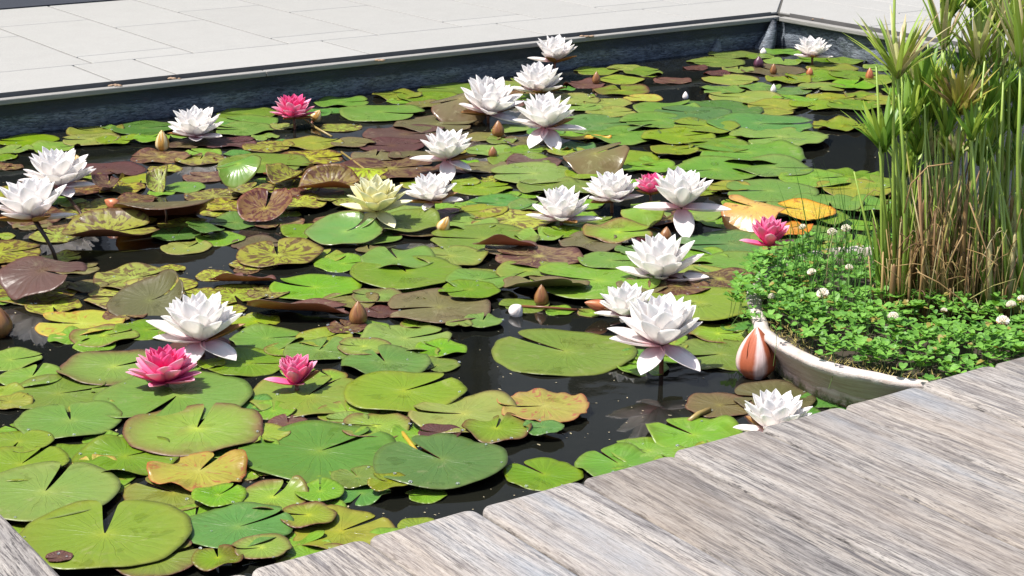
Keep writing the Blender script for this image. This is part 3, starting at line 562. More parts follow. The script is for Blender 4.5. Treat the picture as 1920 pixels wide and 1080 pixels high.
flower(64,412,138,.095,W,'large white lily on a long bent stem at the left edge','the long-stemmed left lily',2,lean=(150,8),droop=((20,-12,.95),),stemto=(108,497))
flower(368,256,98,.018,W,'white lily beside the golden bud near the far left wall','the white lily by the golden bud',3,droop=((280,-6,.95),(330,-3,1.05)))
flower(551,221,74,.035,'pink','deep pink lily near the far wall with red reflection under it','the far pink lily',4,full=1,stm='c')
flower(1040,116,82,.06,W,'white lily rising in front of the timber edge, topmost of the middle row','the lily at the timber edge',5,closed=.15,droop=((185,0,1.05),))
flower(1010,173,94,.02,W,'wide white lily just below the one at the timber edge','the wide lily below the topmost',6,droop=((190,2,1.0),))
flower(915,213,118,.03,W,'white lily leaning right with a brown sepal on its left, above glossy brown leaf','the lily with brown sepal',7,lean=(320,10),closed=.05,droop=((330,-8,1.),))
flower(1023,240,112,.048,W,'white lily with two long petals hanging down, above an orange strip','the lily with two hanging petals',8,droop=((240,-34,1.),(290,-40,1.05),(345,-8,1.15)),closed=.05)
flower(838,300,100,.045,W,'white lily with one petal hanging straight down among the brown pads','the lily with one hanging petal',9,droop=((275,-42,1.),(185,-6,1.15),(325,-22,.95)),closed=.05)
flower(812,378,92,.04,W,'white lily on a red stem between the cream lily and the one above it','the lily on a red stem',10,droop=((250,-14,.8),(340,-6,1.1)),lean=(200,6))
flower(707,397,112,.045,'cream','cream yellow lily in the middle of the pond','the cream lily',11,droop=((235,-30,.95),(305,-26,.95),(165,-2,1.1),(20,4,1.05)),sepals=False)
flower(1053,414,110,.018,W,'white lily with a rounded pink base above its own dark shadow','the lily right of the cream one',12,droop=((355,-4,1.15),(200,2,1.1)),lean=(70,4))
flower(1147,377,100,.03,W,'white lily with a broad yellowish sepal showing behind it','the lily with yellowish sepal',13,droop=((350,4,1.),))
flower(1220,364,66,.045,'pink','small deep pink lily half hidden between two white lilies','the half hidden pink lily',14,full=1,closed=.25,stm='c')
flower(1277,390,124,.055,W,'white lily with a broad petal hanging and two thin ones spread sideways','the lily with side petals spread',15,droop=((275,-46,1.05),(182,-8,1.2),(355,-10,1.25)),closed=.08)
flower(1442,461,90,.025,'rose','rose pink double lily beside the golden leaf and the grass','the rose lily by the golden leaf',16,full=1,closed=.32,droop=((190,4,1.1),(350,4,1.)),stm='c',sepals=False)
flower(1240,524,146,.012,W,'wide white lily flat on the pads, above the pair of white lilies','the wide flat white lily',17,droop=((180,6,1.0),(338,0,1.05),(265,12,.6)))
flower(1178,594,110,.03,W,'white lily partly covered by the tall mirrored one in front','the half covered white lily',18,droop=((190,2,1.),(250,-12,.6)),lean=(120,5))
flower(1240,648,160,.056,W,'tall white lily on a dark stem mirrored in the open water','the tall mirrored lily',19,droop=((240,-30,.95),(312,-24,1.05),(190,2,1.05),(175,8,1.1)),closed=.06)
flower(378,640,158,.03,W,'largest white lily with yellow centre above the deep pink lily','the white lily with yellow centre',20,droop=((255,-28,.95),(318,-18,1.05),(178,12,1.15),(200,2,.95)),closed=.02)
flower(312,717,122,.012,'pink','deep pink lily just below the white lily with yellow centre','the deep pink lily in front',21,full=1,droop=((190,10,1.05),(250,2,.8),(325,6,1.05),(350,10,1.)),stm='c')
flower(556,721,94,.012,'rose','pale rose lily with cream stamens lying on a green pad','the pale rose lily',22,closed=.28,droop=((195,6,1.1),(300,10,.6)),stm='c')
flower(1452,812,136,.03,W,'white lily cut off below by the edge of the deck','the lily at the deck edge',23,droop=((190,2,1.),),lean=(90,3))
flower(1523,107,66,.03,W,'small white lily farthest away in the right corner of the pond','the farthest corner lily',24,droop=((200,0,1.),(335,-4,1.)))
# ------------------------------------------------ buds
def bud_mat(name,a,b,st=.5):
    s=NT(name); uv=s.coord('UV'); x,y,_=s.sep(uv); f=s.noise(s.coord(),60,3); 
    w=s.math('ABSOLUTE',s.math('SUBTRACT',s.math('FRACT',s.math('MULTIPLY',y,4.)),.5))
    c=s.mix(s.ramp(s.math('ADD',w,s.math('MULTIPLY',s.math('SUBTRACT',f,.5),.12)),[(.24,0.),(.38,1.)]),a,b); c=s.mix(s.math('MULTIPLY',s.ramp(s.noise(s.map(uv,(1.5,45,1)),1.,4,.7),[(.4,0.),(.7,1.)]),.4),c,tuple(x*.7 for x in a)); c=s.mix(s.math('MULTIPLY',f,.3),c,tuple(x*.5 for x in a)); s.col(c); s.rough(.33); s.bump(s.noise(s.map(uv,(1,40,1)),1.5,3),.3,.002); return s.m
BM=dict(brown=bud_mat('bud_brown',(.22,.085,.03),(.30,.15,.05)),gold=bud_mat('bud_gold',(.50,.26,.05),(.75,.62,.35)),orange=bud_mat('bud_orange',(.42,.12,.05),(.48,.2,.08)),
 striped=bud_mat('bud_striped',(.42,.11,.05),(.86,.68,.66)),white=bud_mat('bud_white',(.75,.66,.6),(.85,.82,.82)),dark=bud_mat('bud_purple',(.07,.02,.04),(.12,.04,.07)))
def bud(px_,py_,hpx,wpx,kind,label,short=None,lean=(90,0),h=.0,seed=0,tip=.0,blunt=1.):
    p=at(px_,py_,h); k=depth(p)/F; Hh=hpx*k*1.06; Rr=wpx*k/2
    e=empty('water_lily_bud',p); e['label']=label; e['category']='flower bud'; e['group']='water lily buds'
    lq=Vector((math.cos(R_(lean[0])),math.sin(R_(lean[0])),0)); e.rotation_euler=Matrix.Rotation(R_(lean[1]),3,Vector((-lq.y,lq.x,0))).to_euler()
    def shell(a0,a1,s1,z1,n,name,full=False):
        V=[];uv=[];Fc=[]; m=12
        for i in range(m+1):
            t=i/m; pr=math.sin(PI*min(1,(t*.80+.20))**1.0)**.7*(1-.25*t)*blunt if t<.999 else .02
            if t<.15: pr*= .75+.25*t/.15
            for j in range(n+1):
                q=j/n; a=a0+(a1-a0)*q; e_=1+.07*math.sin(PI*q)*(0 if full else 1)
                edge=1 if full else (1-.30*t*t*abs(q-.5)*2)
                a=(a0+a1)/2+(a-(a0+a1)/2)*(1 if full else (1-.75*max(0,t-.25)**1.3))
                V.append((math.cos(a)*Rr*s1*pr*e_,math.sin(a)*Rr*s1*pr*e_,Hh*z1*t)); uv.append((t,q if full else .5+(q-.5)*.25))
        for i in range(m):
            for j in range(n): Fc.append((i*(n+1)+j,i*(n+1)+j+1,(i+1)*(n+1)+j+1,(i+1)*(n+1)+j))
        return mk(name,V,Fc,BM[kind],e,True,uv)
    shell(0,2*PI,.93,1.,28,'petals',True)
    for i in range(4): shell(PI/4+PI/2*i-.86+seed,PI/4+PI/2*i+.86+seed,1.02,.98,8,'sepal')
    V=[];Fc=[]; tube(V,Fc,[(0,0,.02*Hh),(0,0,-.03),(0,0,-.05)],[Rr*.3,.004,.004],8); mk('stem',V,Fc,STEMR,e)
    if short: FL.append((px_,py_-hpx*.5,short,e))
    return e
bud(305,282,37,27,'gold','golden pointed bud standing left of a white lily near the far wall','the golden bud')
bud(588,226,22,22,'gold','small yellowish bud touching the far pink lily on its right',lean=(20,35),h=.01)
bud(934,256,29,25,'brown','brown pointed bud between the brown-sepal lily and the pads','the far brown bud')
bud(924,295,20,18,'brown','tiny brown bud on a green pad right of the lily with one hanging petal')
bud(826,434,30,26,'gold','yellow half open bud right of the red-stemmed lily',None,lean=(20,30),h=.004)
bud(1015,572,38,29,'brown','brown bud standing in dark water under the arched olive leaf','the bud under the arched leaf')
bud(672,608,43,36,'brown','big ribbed brown bud at the end of the rolled maroon leaf','the big ribbed brown bud')
bud(1140,578,44,26,'orange','orange brown bud lying on its side left of the half covered white lily',None,lean=(185,74),h=.018)
bud(1247,452,26,24,'brown','brown bud tip just behind the wide flat white lily',None,lean=(60,12),h=.008)
bud(1118,157,22,17,'brown','small brown bud in dark water left of the far two-lobed pads')
bud(1450,139,19,14,'brown','small brown bud among red-brown pads near the far corner',None)
bud(1518,142,15,14,'orange','tiny orange bud below the farthest corner lily')
bud(1431,102,12,13,'white','tiny pale bud near the far corner, left of the small white lily',None)
bud(1450,174,16,12,'white','tiny whitish bud among the crowded small pads on the right',None)
bud(1285,186,14,12,'white','tiny pale bud at the rim of the big soft green pads',None)
bud(1422,126,20,20,'dark','dark purple half open bud on small pads near the far corner',None)
bud(1630,150,22,16,'orange','orange bud beside the sedge leaves near the far right',None)
bud(-4,630,58,58,'brown','large reddish brown bud cut by the left edge','the brown bud at the left edge')
bud(1416,705,92,70,'striped','fat pink and orange striped bud next to the round planter','the striped bud by the planter',blunt=1.08,seed=.9)
bud(962,590,26,30,'white','small white bud lying half under water left of the arched leaf',None,lean=(330,40),h=.0)
bud(222,388,28,24,'orange','orange bud lying behind the raised bronze leaf',None,lean=(170,65),h=.03)
bud(152,316,26,20,'gold','golden bud peeping out behind the upper left white lily',None,lean=(180,15),h=.02)
# droplets on the pads
bm=bmesh.new(); bmesh.ops.create_icosphere(bm,subdivisions=2,radius=1); dme=bpy.data.meshes.new('droplet'); bm.to_mesh(dme); bm.free()
s=NT('water_drop'); s.p.inputs['Base Color'].default_value=(.9,.95,.95,1); s.rough(.02); s.p.inputs['Transmission Weight'].default_value=.85; s.p.inputs['IOR'].default_value=1.33; dme.materials.append(s.m); dme.polygons.foreach_set('use_smooth',[True]*len(dme.polygons))
rd_=random.Random(11)
for d in PADS:
    if d['raised'] or d['y']<170: continue
    for i in range(rd_.choice((0,1,1,2,3))):
        a=rd_.uniform(0,6.28); q=rd_.choice((.93,.9,.5,.94)); o=mesh_obj('droplet',dme,d['o']); r=d['r']*q
        if abs(((math.degrees(a)-d['notch'])+180)%360-180)<25: a+=PI
        me=d['o'].data; tgt=Vector((math.cos(a)*r,math.sin(a)*r)); best=min((v.co for v in me.vertices[:len(me.vertices)//2]),key=lambda c:(c.x-tgt.x)**2+(c.y-tgt.y)**2)
        sz=rd_.uniform(.0013,.0032); o.scale=(sz*1.15,sz*1.15,sz*.75); o.location=(best.x,best.y,best.z+sz*.35)
# smaller pads filling the gaps between the listed ones: beyond the 300 largest, one object
WZ=[(850,585,1175,940),(1175,690,1420,830),(1470,195,1660,325),(1130,150,1340,186),(395,448,455,505),(150,468,300,500),(610,925,960,1010),(0,575,60,640),(0,765,140,800),(0,250,330,300),(1040,120,1200,150),(860,840,1100,1000)]
rf=random.Random(99); circ=[(d['x'],d['y'],d['hw'],d['hw']*math.sin(PIT+math.atan((d['y']-540)/F))) for d in PADS]
fills=[]; tries=0
while len(fills)<230 and tries<20000:
    tries+=1; y=rf.uniform(125,1060); x=rf.uniform(-10,1640)
    if any(a<x<c and b<y<d for a,b,c,d in WZ): continue
    p=at(x,y,0); a,b=toab(p)
    if not(.7<a<A1-.12 and 1.75<b<B1-.10): continue
    if any(((x-cx)/hw)**2+((y-cy)/hh)**2<.86 for cx,cy,hw,hh in circ): continue
    hw=rf.uniform(.028,.060)*F/depth(p); 
    kind=rf.choice('mmkoyg') if x<760 and 290<y<600 else rf.choice('orkgm') if 640<x<1000 and y<340 else rf.choice('ggyeb')
    circ.append((x,y,hw,hw*.3)); fills.append((x,y,hw,kind))
fo=[]
for i,(x,y,hw,kind) in enumerate(fills):
    o,p,r=pad(x,y,hw,rf.uniform(0,360),kind,-.25-.02*(i%8),5000+i); fo.append((o,p,r,x,y,hw,kind))
fo.sort(key=lambda t:-t[2]); room=max(0,296-len(PADS))
for (o,p,r,x,y,hw,kind) in fo[:room]: PADS.append(dict(o=o,x=x,y=y,hw=hw,r=r,notch=0,kind=kind,raised=True))
rest=fo[room:]
if rest:
    V=[];Fc=[];uv=[];mi=[];ms=[]
    for (o,p,r,x,y,hw,kind) in rest:
        me=o.data; n0=len(V); V+=[v.co+o.location for v in me.vertices]; u=[None]*len(me.vertices); ul=me.uv_layers[0].data
        for pl in me.polygons:
            for li in pl.loop_indices: u[me.loops[li].vertex_index]=tuple(ul[li].uv)
            m=me.materials[pl.material_index]
            if m not in ms: ms.append(m)
            Fc.append(tuple(n0+k for k in pl.vertices)); mi.append(ms.index(m))
        uv+=[q or (0,0) for q in u]; bpy.data.objects.remove(o)
    o=mk('small_lily_pads',V,Fc,ms,None,True,uv,mi); tag(o,'small lily pads floating low in the gaps between the larger ones','lily pads',kind='stuff')
print('FILL',len(fills),'rest',len(rest))
V=[];Fc=[]
for i in range(1100):
    x=rf.uniform(-20,1750); y=rf.uniform(110,1070); p=at(x,y,.0008); a,b=toab(p)
    if not(.68<a<A1-.05 and 1.7<b<B1-.04): continue
    r=rf.uniform(.0006,.0019); an=rf.uniform(0,6.28); n0=len(V); q=rf.choice((1,1,2.6))
    for k in range(5): t=k*1.257; ux,uy=math.cos(t)*r*q,math.sin(t)*r; V.append(p+Vector((ux*math.cos(an)-uy*math.sin(an),ux*math.sin(an)+uy*math.cos(an),0)))
    Fc.append(tuple(n0+k for k in range(5)))
o=mk('floating_debris',V,Fc,plain('debris',(.28,.24,.15),.8,.5,200),None,False); tag(o,'fine specks of pollen and plant debris floating on the dark water','debris',kind='stuff')
# loose stalks and an orange strip
def stalk(pts,r,mat,label,cat='stalk'):
    q=[at(x,y,z) for x,y,z in pts]; b=q[0].copy(); b.z=0; V=[];Fc=[]; tube(V,Fc,[p-b for p in q],r,7); o=mk('stalk',V,Fc,mat); o.location=b; tag(o,label,cat); return o
stalk([(622,256,.006),(590,238,.012),(572,224,.02)],.0035,STEMG,'tan curved stalk running from the small yellow bud by the far pink lily')
stalk([(495,325,.012),(570,336,.016),(605,340,.004)],.003,STEMR,'thin pale stalk lying right of the large bright green leaf')
stalk([(640,285,.008),(690,322,.012),(700,333,.004)],.003,STEMG,'tan stalk lying across the dark gap between brown pads')
stalk([(972,574,.003),(1020,576,.006),(1082,581,.003)],.0028,STEMR,'thin orange stalk floating under the arched olive leaf')
stalk([(755,812,.0),(790,858,.004),(800,868,-.01)],.004,plain('stalk_yellow',(.42,.28,.03),.4),'yellow stalk slanting in the dark gap between two bluish green pads')
stalk([(1292,790,.0),(1310,776,.006),(1330,768,.004)],.005,STEMG,'short orange stub between the mirrored lily reflection and the olive pad')
stalk([(330,520,.01),(345,555,.02),(352,600,-.01)],.005,STEMG,'thick tan stalk leaning behind the white lily with yellow centre')
o=P(1095,262,52,5,'d',ov=.28,lvl=6); PADS[-1]['label']='narrow orange strip of a faded leaf right of the lily with hanging petals'
# ------------------------------------------------ round planter
ZR=.078
TP=[at(*q,ZR) for q in ((1431,600),(1452,648),(1500,680),(1740,722),(1604,462))]
# least-squares circle
sx=sum(p.x for p in TP)/5; sy=sum(p.y for p in TP)/5
suu=sum((p.x-sx)**2 for p in TP); svv=sum((p.y-sy)**2 for p in TP); suv=sum((p.x-sx)*(p.y-sy) for p in TP)
sa=sum((p.x-sx)*((p.x-sx)**2+(p.y-sy)**2) for p in TP)/2; sb_=sum((p.y-sy)*((p.x-sx)**2+(p.y-sy)**2) for p in TP)/2
dt=suu*svv-suv*suv; uc=(sa*svv-sb_*suv)/dt; vc=(sb_*suu-sa*suv)/dt
TC=Vector((sx+uc,sy+vc,0)); TR=math.sqrt(uc*uc+vc*vc+(suu+svv)/5)
print('TUB',TC,TR,[round((p-TC).length,3) for p in TP])
def tubr(a): 
    # slightly squarish bowl outline
    return TR*(1+.035*math.cos(4*(a-R_(218))))
prof=[(.70,-.16),(.80,-.10),(.875,-.03),(.93,.03),(.975,.062),(.994,.074),(.990,.081),(.955,.083),(.935,.079),(.930,.05),(.92,.0)]
V=[];Fc=[];uv=[]; n=140
for i,(rr,z) in enumerate(prof):
    for j in range(n):
        a=2*PI*j/n; q=tubr(a)*rr*(1+.012*noise.noise(Vector((math.cos(a)*9,math.sin(a)*9,z*20)))); V.append((math.cos(a)*q,math.sin(a)*q,z)); 
for i in range(len(prof)-1):
    for j in range(n): Fc.append((i*n+j,i*n+(j+1)%n,(i+1)*n+(j+1)%n,(i+1)*n+j))
s=NT('planter_wood'); v=s.coord(); x,y,z=s.sep(v); at2=s.math('ARCTAN2',y,x); cb=s.new('ShaderNodeCombineXYZ'); s.link(s.math('MULTIPLY',at2,2.),cb.inputs[0]); s.link(s.math('MULTIPLY',z,75.),cb.inputs[1]); gr=s.noise(cb.outputs[0],2.2,6,.7,.3); fi=s.noise(v,45,5,.7)
c=s.mix(s.ramp(gr,[(.3,0.),(.7,1.)]),(.30,.20,.155),(.52,.42,.37)); up=s.math('MULTIPLY',s.ramp(s.math('ADD',z,s.math('MULTIPLY',fi,.02)),[(.070,0.),(.084,1.)]),s.ramp(fi,[(.35,.35),(.6,1.)])); c=s.mix(up,c,s.mix(fi,(.42,.36,.33),(.58,.53,.50)))
moss=s.ramp(s.math('ADD',z,s.math('MULTIPLY',s.math('SUBTRACT',fi,.5),.08)),[(.0,1.),(.020,0.)]); c=s.mix(moss,c,s.mix(s.noise(v,120,3),(.03,.035,.012),(.14,.15,.04)))
s.col(c); s.rough(.8); s.bump(s.math('ADD',gr,fi),.5,.004)
tb=mk('planter',V,Fc,s.m); tb.location=TC; tag(tb,'round weathered pinkish grey planter tucked under the deck edge','planter')
V=[];Fc=[]; m=40
V.append((0,0,.055)); 
for j in range(n): a=2*PI*j/n; V.append((math.cos(a)*tubr(a)*.94,math.sin(a)*tubr(a)*.94,.05))
for j in range(n): Fc.append((0,1+j,1+(j+1)%n))
mk('soil',V,Fc,ground_mat('soil_dark',(.035,.025,.016),50),tb)
def intub(p,k=1.): d=Vector((p.x-TC.x,p.y-TC.y)); return d.length<tubr(math.atan2(d.y,d.x))*k
def deckfree(p,m=.0): return toab(p)[1]>1.868+m
# ------------------------------------------------ clover
def leaf_mat(name,c0,c1,ext=True):
    s=NT(name); i=s.island(); uv=s.coord('UV'); x,y,_=s.sep(uv); c=s.mix(i,c0,c1); c=s.mix(s.ramp(i,[(.955,0.),(.96,1.)],'CONSTANT'),c,(.26,.21,.05)); r=s.ramp(s.math('ADD',x,s.math('MULTIPLY',y,.0)),[(.38,0.),(.47,1.),(.56,0.)]); c=s.mix(s.math('MULTIPLY',r,.4),c,tuple(min(1,q*1.9) for q in c1)); s.col(c); s.rough(.48); s.p.inputs['Specular IOR Level'].default_value=.35; s.translucent(s.hsv(c,.49,1.1,1.2),.25); return s.m
CLV=leaf_mat('clover_leaf',(.075,.20,.03),(.16,.34,.05)); CLS=plain('clover_stem',(.12,.2,.05),.5)
V=[];Fc=[];uv=[];mi=[]; rc=random.Random(21); SV=[];SF=[]; stems=[]
def leaflet(c,az,el,size,roll):
    M=Matrix.Rotation(az,3,'Z')@Matrix.Rotation(-el,3,'Y')@Matrix.Rotation(roll,3,'X'); n0=len(V)
    pts=[(0,0,0,0)]; 
    out=[(.35,.26),(.72,.46),(1.0,.40),(1.12,.17),(1.04,0),(1.12,-.17),(1.0,-.40),(.72,-.46),(.35,-.26)]
    for (x,y) in [(0,0),(.55,0),(.85,0)]+out: V.append(c+M@Vector((x*size,y*size,(abs(y)*.30+.10*x*x)*size))); uv.append((math.hypot(x,y*1.2)/1.15,.5))
    a,b,c2=n0,n0+1,n0+2; o_=[n0+3+i for i in range(9)]
    for f in ((a,o_[0],b),(b,o_[0],o_[1]),(b,o_[1],c2),(c2,o_[1],o_[2]),(c2,o_[2],o_[3]),(c2,o_[3],o_[4]),(c2,o_[4],o_[5]),(c2,o_[5],o_[6]),(c2,o_[6],o_[7]),(b,c2,o_[7]),(b,o_[7],o_[8]),(a,b,o_[8])): Fc.append(tuple(reversed(f)))
cnt=0
while cnt<1900:
    a=rc.uniform(0,2*PI); q=math.sqrt(rc.random())*1.06; p=TC+Vector((math.cos(a)*tubr(a)*q,math.sin(a)*tubr(a)*q,0))
    if p.x>1.02+.3 or not deckfree(p,.012): continue
    hgt=.092+.034*noise.noise(Vector((p.x*9,p.y*9,2)))+rc.uniform(-.012,.022)
    # spill beyond the rim only on the left
    if q>.90:
        left=a>R_(118) and a<R_(182)
        if not left and rc.random()<.8: continue
        if q>1.0 and not left: continue
        if left: hgt+=.012-max(0,q-1.)*.5
    if 0.66<p.x and p.y>3.35 and rc.random()<.5: continue
    cnt+=1; sz=rc.uniform(.009,.018); az=rc.uniform(0,2*PI); tl=rc.uniform(-.25,.35); base=Vector((p.x,p.y,hgt))
    tdir=rc.uniform(0,2*PI)
    for i in range(3): aa=az+i*2*PI/3+rc.uniform(-.15,.15); leaflet(base,aa,.12+tl*math.cos(aa-tdir)+rc.uniform(-.1,.25),sz,rc.uniform(-.2,.2))
    if rc.random()<.35: tube(SV,SF,[base,base+Vector((rc.uniform(-.01,.01),rc.uniform(-.01,.01),-.03)),Vector((p.x+rc.uniform(-.02,.02),p.y,.04))],.0006,4,False)
# the clover trailing out to the left over the water
for i in range(80):
    t=rc.random(); base=at(rc.gauss(1432,18),rc.uniform(515,600),.06+rc.uniform(0,.035)); sz=rc.uniform(.008,.013); az=rc.uniform(0,6.28)
    for k in range(3): leaflet(base,az+k*2.09,.15+rc.uniform(-.2,.3),sz,rc.uniform(-.3,.3))
    tube(SV,SF,[base,base.lerp(TC+Vector((-TR*.9,.05,.08)),.4)],.0006,4,False)
cl=mk('clover',V,Fc,CLV,None,True,uv); tag(cl,'dense mat of green clover filling the round planter and trailing over its left side','clover',kind='stuff')
st=mk('clover_stems',SV,SF,CLS,cl)
# moss and dead bits at the near rim
MOSS=plain('dry_moss',(.30,.24,.07),.9,.5,60)
V=[];Fc=[]
for i in range(700):
    a=R_(rc.uniform(175,285)); q=rc.uniform(.86,.95); p=TC+Vector((math.cos(a)*tubr(a)*q,math.sin(a)*tubr(a)*q,.07+rc.uniform(0,.012))); 
    if not deckfree(p,.01): continue
    d=Vector((rc.uniform(-1,1),rc.uniform(-1,1),rc.uniform(.0,1))).normalized()*rc.uniform(.006,.018); k=d.cross(Vector((0,0,1))).normalized()*.0009; n0=len(V); V+=[p-k,p+k,p+d]; Fc.append((n0,n0+1,n0+2))
o=mk('dry_moss',V,Fc,MOSS,None,False); tag(o,'dry yellowish moss along the inside of the planter rim','moss',kind='stuff')
# white clover heads
HM=plain('clover_floret',(.80,.74,.62),.6,.12,300); HB=plain('clover_floret_faded',(.40,.24,.12),.6,.2,300)
V=[];Fc=[];mi=[]; rh=random.Random(4)
for i in range(60):
    z=1-1.55*(i+.5)/60; r=math.sqrt(max(0,1-z*z)); a=i*2.39996; d=Vector((r*math.cos(a),r*math.sin(a),z)); k=d.orthogonal().normalized(); c2=d.cross(k); up=Vector((0,0,.35)); tip=(d+up*.6)*1.0; n0=len(V); w_=.15
    V+=[d*.3+k*w_*.5,d*.3-k*w_*.5,d*.3+c2*w_*.5,tip*.98+k*w_,tip*.98-k*w_,tip*.98+c2*w_]; Fc+=[(n0,n0+1,n0+4,n0+3),(n0+1,n0+2,n0+5,n0+4),(n0+2,n0,n0+3,n0+5),(n0+3,n0+4,n0+5)]; mi+=[1 if z<-.15 else 0]*4
ho=mk('h',V,Fc,[HM,HB],None,False,None,mi); hme=ho.data; bpy.data.objects.remove(ho)
heads=[(1560,437,12,.16,'clover head left of the sedge, beside the golden leaves'),(1586,430,12,.16,'clover head touching its twin left of the sedge, the right one'),(1505,427,9,.15,'clover head over the golden leaf, by the thin grass'),(1522,512,11,.125,'clover head on a short stalk in the middle of the clover'),(1543,552,15,.125,'large flat clover head in the front of the clover patch'),(1447,557,9,.11,'small clover head near the left rim of the planter'),(1592,503,10,.13,'clover head a little left of the foremost sedge blades'),(1675,596,14,.115,'clover head at the foot of the dry sedge stems'),(1770,583,8,.12,'small pinkish clover head in front of the dry stems'),(1880,604,16,.115,'big clover head near the right edge of the picture'),(1896,573,12,.125,'clover head just above the big one near the right edge'),(1916,562,11,.13,'clover head cut by the right edge of the picture')]
for x,y,hw,h,lb in heads:
    p=at(x,y,h); e=empty('clover_flower',Vector((p.x,p.y,.06))); tag(e,'white '+lb,'clover flower','white clover flower heads'); r=hw*.8*depth(p)/F
    o=mesh_obj('flower_head',hme,e); o.scale=(r,r,r*.85); o.location=(0,0,h-.06); o.rotation_euler=(rh.uniform(-.3,.3),rh.uniform(-.3,.3),rh.uniform(0,6))
    V=[];Fc=[]; tube(V,Fc,[(0,0,h-.062),(.002,0,0),(.004,.0,-.02)],.0009,5); mk('stalk',V,Fc,CLS,e)
# ------------------------------------------------ sedge
def blade_mat(name,stops,tipc,tr=.3):
    s=NT(name); i=s.island(); x,y,_=s.sep(s.coord('UV')); c=s.ramp(i,stops); c=s.mix(s.ramp(s.math('ADD',x,s.math('MULTIPLY',i,.5)),[(1.12,0.),(1.42,1.)]),c,tipc)
    mid=s.ramp(s.math('ABSOLUTE',s.math('SUBTRACT',y,.5)),[(0.,.45),(.12,0.)]); c=s.mix(mid,c,s.hsv(c,.5,.8,1.5)); s.col(c); s.rough(.4); s.translucent(c,tr); return s.m
BG=blade_mat('sedge_leaf_green',[(0.,(.09,.20,.025)),(.5,(.19,.33,.04)),(1.,(.34,.42,.05))],(.55,.50,.30))
BY=blade_mat('sedge_leaf_fading',[(0.,(.30,.34,.05)),(.5,(.42,.36,.07)),(.75,(.24,.14,.07)),(1.,(.56,.45,.22))],(.62,.48,.38))
BP=blade_mat('sedge_leaf_pale',[(0.,(.20,.33,.045)),(.5,(.34,.42,.06)),(.8,(.60,.54,.28)),(1.,(.36,.22,.13))],(.72,.66,.52))
SG=NT('sedge_stem'); x,y,_=SG.sep(SG.coord('UV')); SG.col(SG.mix(SG.noise(SG.map(SG.coord(),(30,30,3)),2,3),(.14,.25,.035),(.34,.42,.07))); SG.rough(.38); SG=SG.m
def blade(V,Fc,uv,pts,side,wd,fold=.25):
    k=len(pts); n0=len(V)
    for i,p in enumerate(pts):
        t=i/(k-1); ww=wd*(math.sin(PI*min(1,.18+t*.82)**.8)**.8 if t<1 else .02); tn=(pts[min(i+1,k-1)]-pts[max(0,i-1)]).normalized(); nr=side.cross(tn).normalized()
        V.extend([p-side*ww*.5+nr*ww*fold,p,p+side*ww*.5+nr*ww*fold]); uv.extend([(t,0),(t,.5),(t,1)])
    for i in range(k-1):
        a=n0+i*3; Fc.extend([(a,a+1,a+4,a+3),(a+1,a+2,a+5,a+4)])
sg=empty('umbrella_sedge',Vector((.98,3.12,.06))); tag(sg,'tall clump of umbrella sedge with green and dry stems in the round planter','sedge')
SO=sg.location.copy(); rs_=random.Random(8)
def umbel(ap,kind,ln,wd,n,par,smin=12,smax=58,up=1.):
    V=[];Fc=[];uv=[]
    for i in range(n):
        az=2*PI*i/n+rs_.uniform(-.25,.25); sp=R_(rs_.uniform(smin,smax)); l=ln*rs_.uniform(.75,1.1); sp*=.82; d=Vector((math.cos(az),math.sin(az),0)); side=Vector((-math.sin(az),math.cos(az),0)); pts=[]; p=ap.copy(); a=sp
        for k in range(8): pts.append(p.copy()); dd=d*math.sin(a)+Vector((0,0,math.cos(a))); p=p+dd*l/7; a+=R_(rs_.uniform(-1,7))
        blade(V,Fc,uv,pts,side,wd*rs_.uniform(.75,1.15))
    return mk('leaf_umbel',V,Fc,kind,par,True,uv)
def sedge_stem(bx,by,ax,ay,r,kind,ln,wd,n,sm=(12,58),yo=0.):
    b=at(bx,by,.06) ; Y=b.y+yo; a=atY(ax,ay,Y); V=[];Fc=[]
    bow=Vector((rs_.uniform(-.01,.01),rs_.uniform(-.01,.01),0)); tube(V,Fc,[b-SO,(b*.66+a*.34)+bow-SO,(b*.33+a*.67)+bow-SO,a-SO],[r*1.15,r,r*.9,r*.75],8); s_=mk('stem',V,Fc,SG,sg)
    if n: 
        px_=depth(a)/F; u=umbel(a-SO,kind,ln*1.18*px_,wd*.88*px_,int(n*1.9),s_,*sm)
heads=[ # base px, apex px, stem radius, kind, blade length px, blade width px, count
 (1690,600,1683,146,.0042,BP,118,13,22,(8,52)),(1660,580,1656,284,.0042,BG,100,17,12,(14,52)),(1765,570,1769,94,.0034,BP,125,10,11,(12,42)),
 (1805,585,1800,214,.0042,BY,92,15,17,(15,60)),(1738,560,1730,212,.0040,BG,110,20,9,(4,24)),(1850,570,1849,218,.0042,BG,112,15,12,(8,42)),
 (1920,600,1914,124,.0048,BP,150,17,14,(6,38)),(1782,560,1782,32,.0034,BG,100,13,11,(12,45)),(1812,555,1820,14,.0036,BG,60,11,10,(15,60)),
 (1678,590,1679,-120,.0040,BG,100,12,10,(12,50)),(1700,565,1702,245,.0038,BG,90,17,10,(10,40)),(1872,560,1880,60,.0038,BP,130,12,12,(8,40)),
 (1820,600,1822,262,.0036,BG,75,12,10,(12,45)),(1885,560,1895,-10,.004,BP,100,14,12,(8,40)),(1772,585,1775,255,.0034,BG,85,12,9,(8,35)),(1718,540,1720,160,.003,BP,70,9,12,(15,55))]
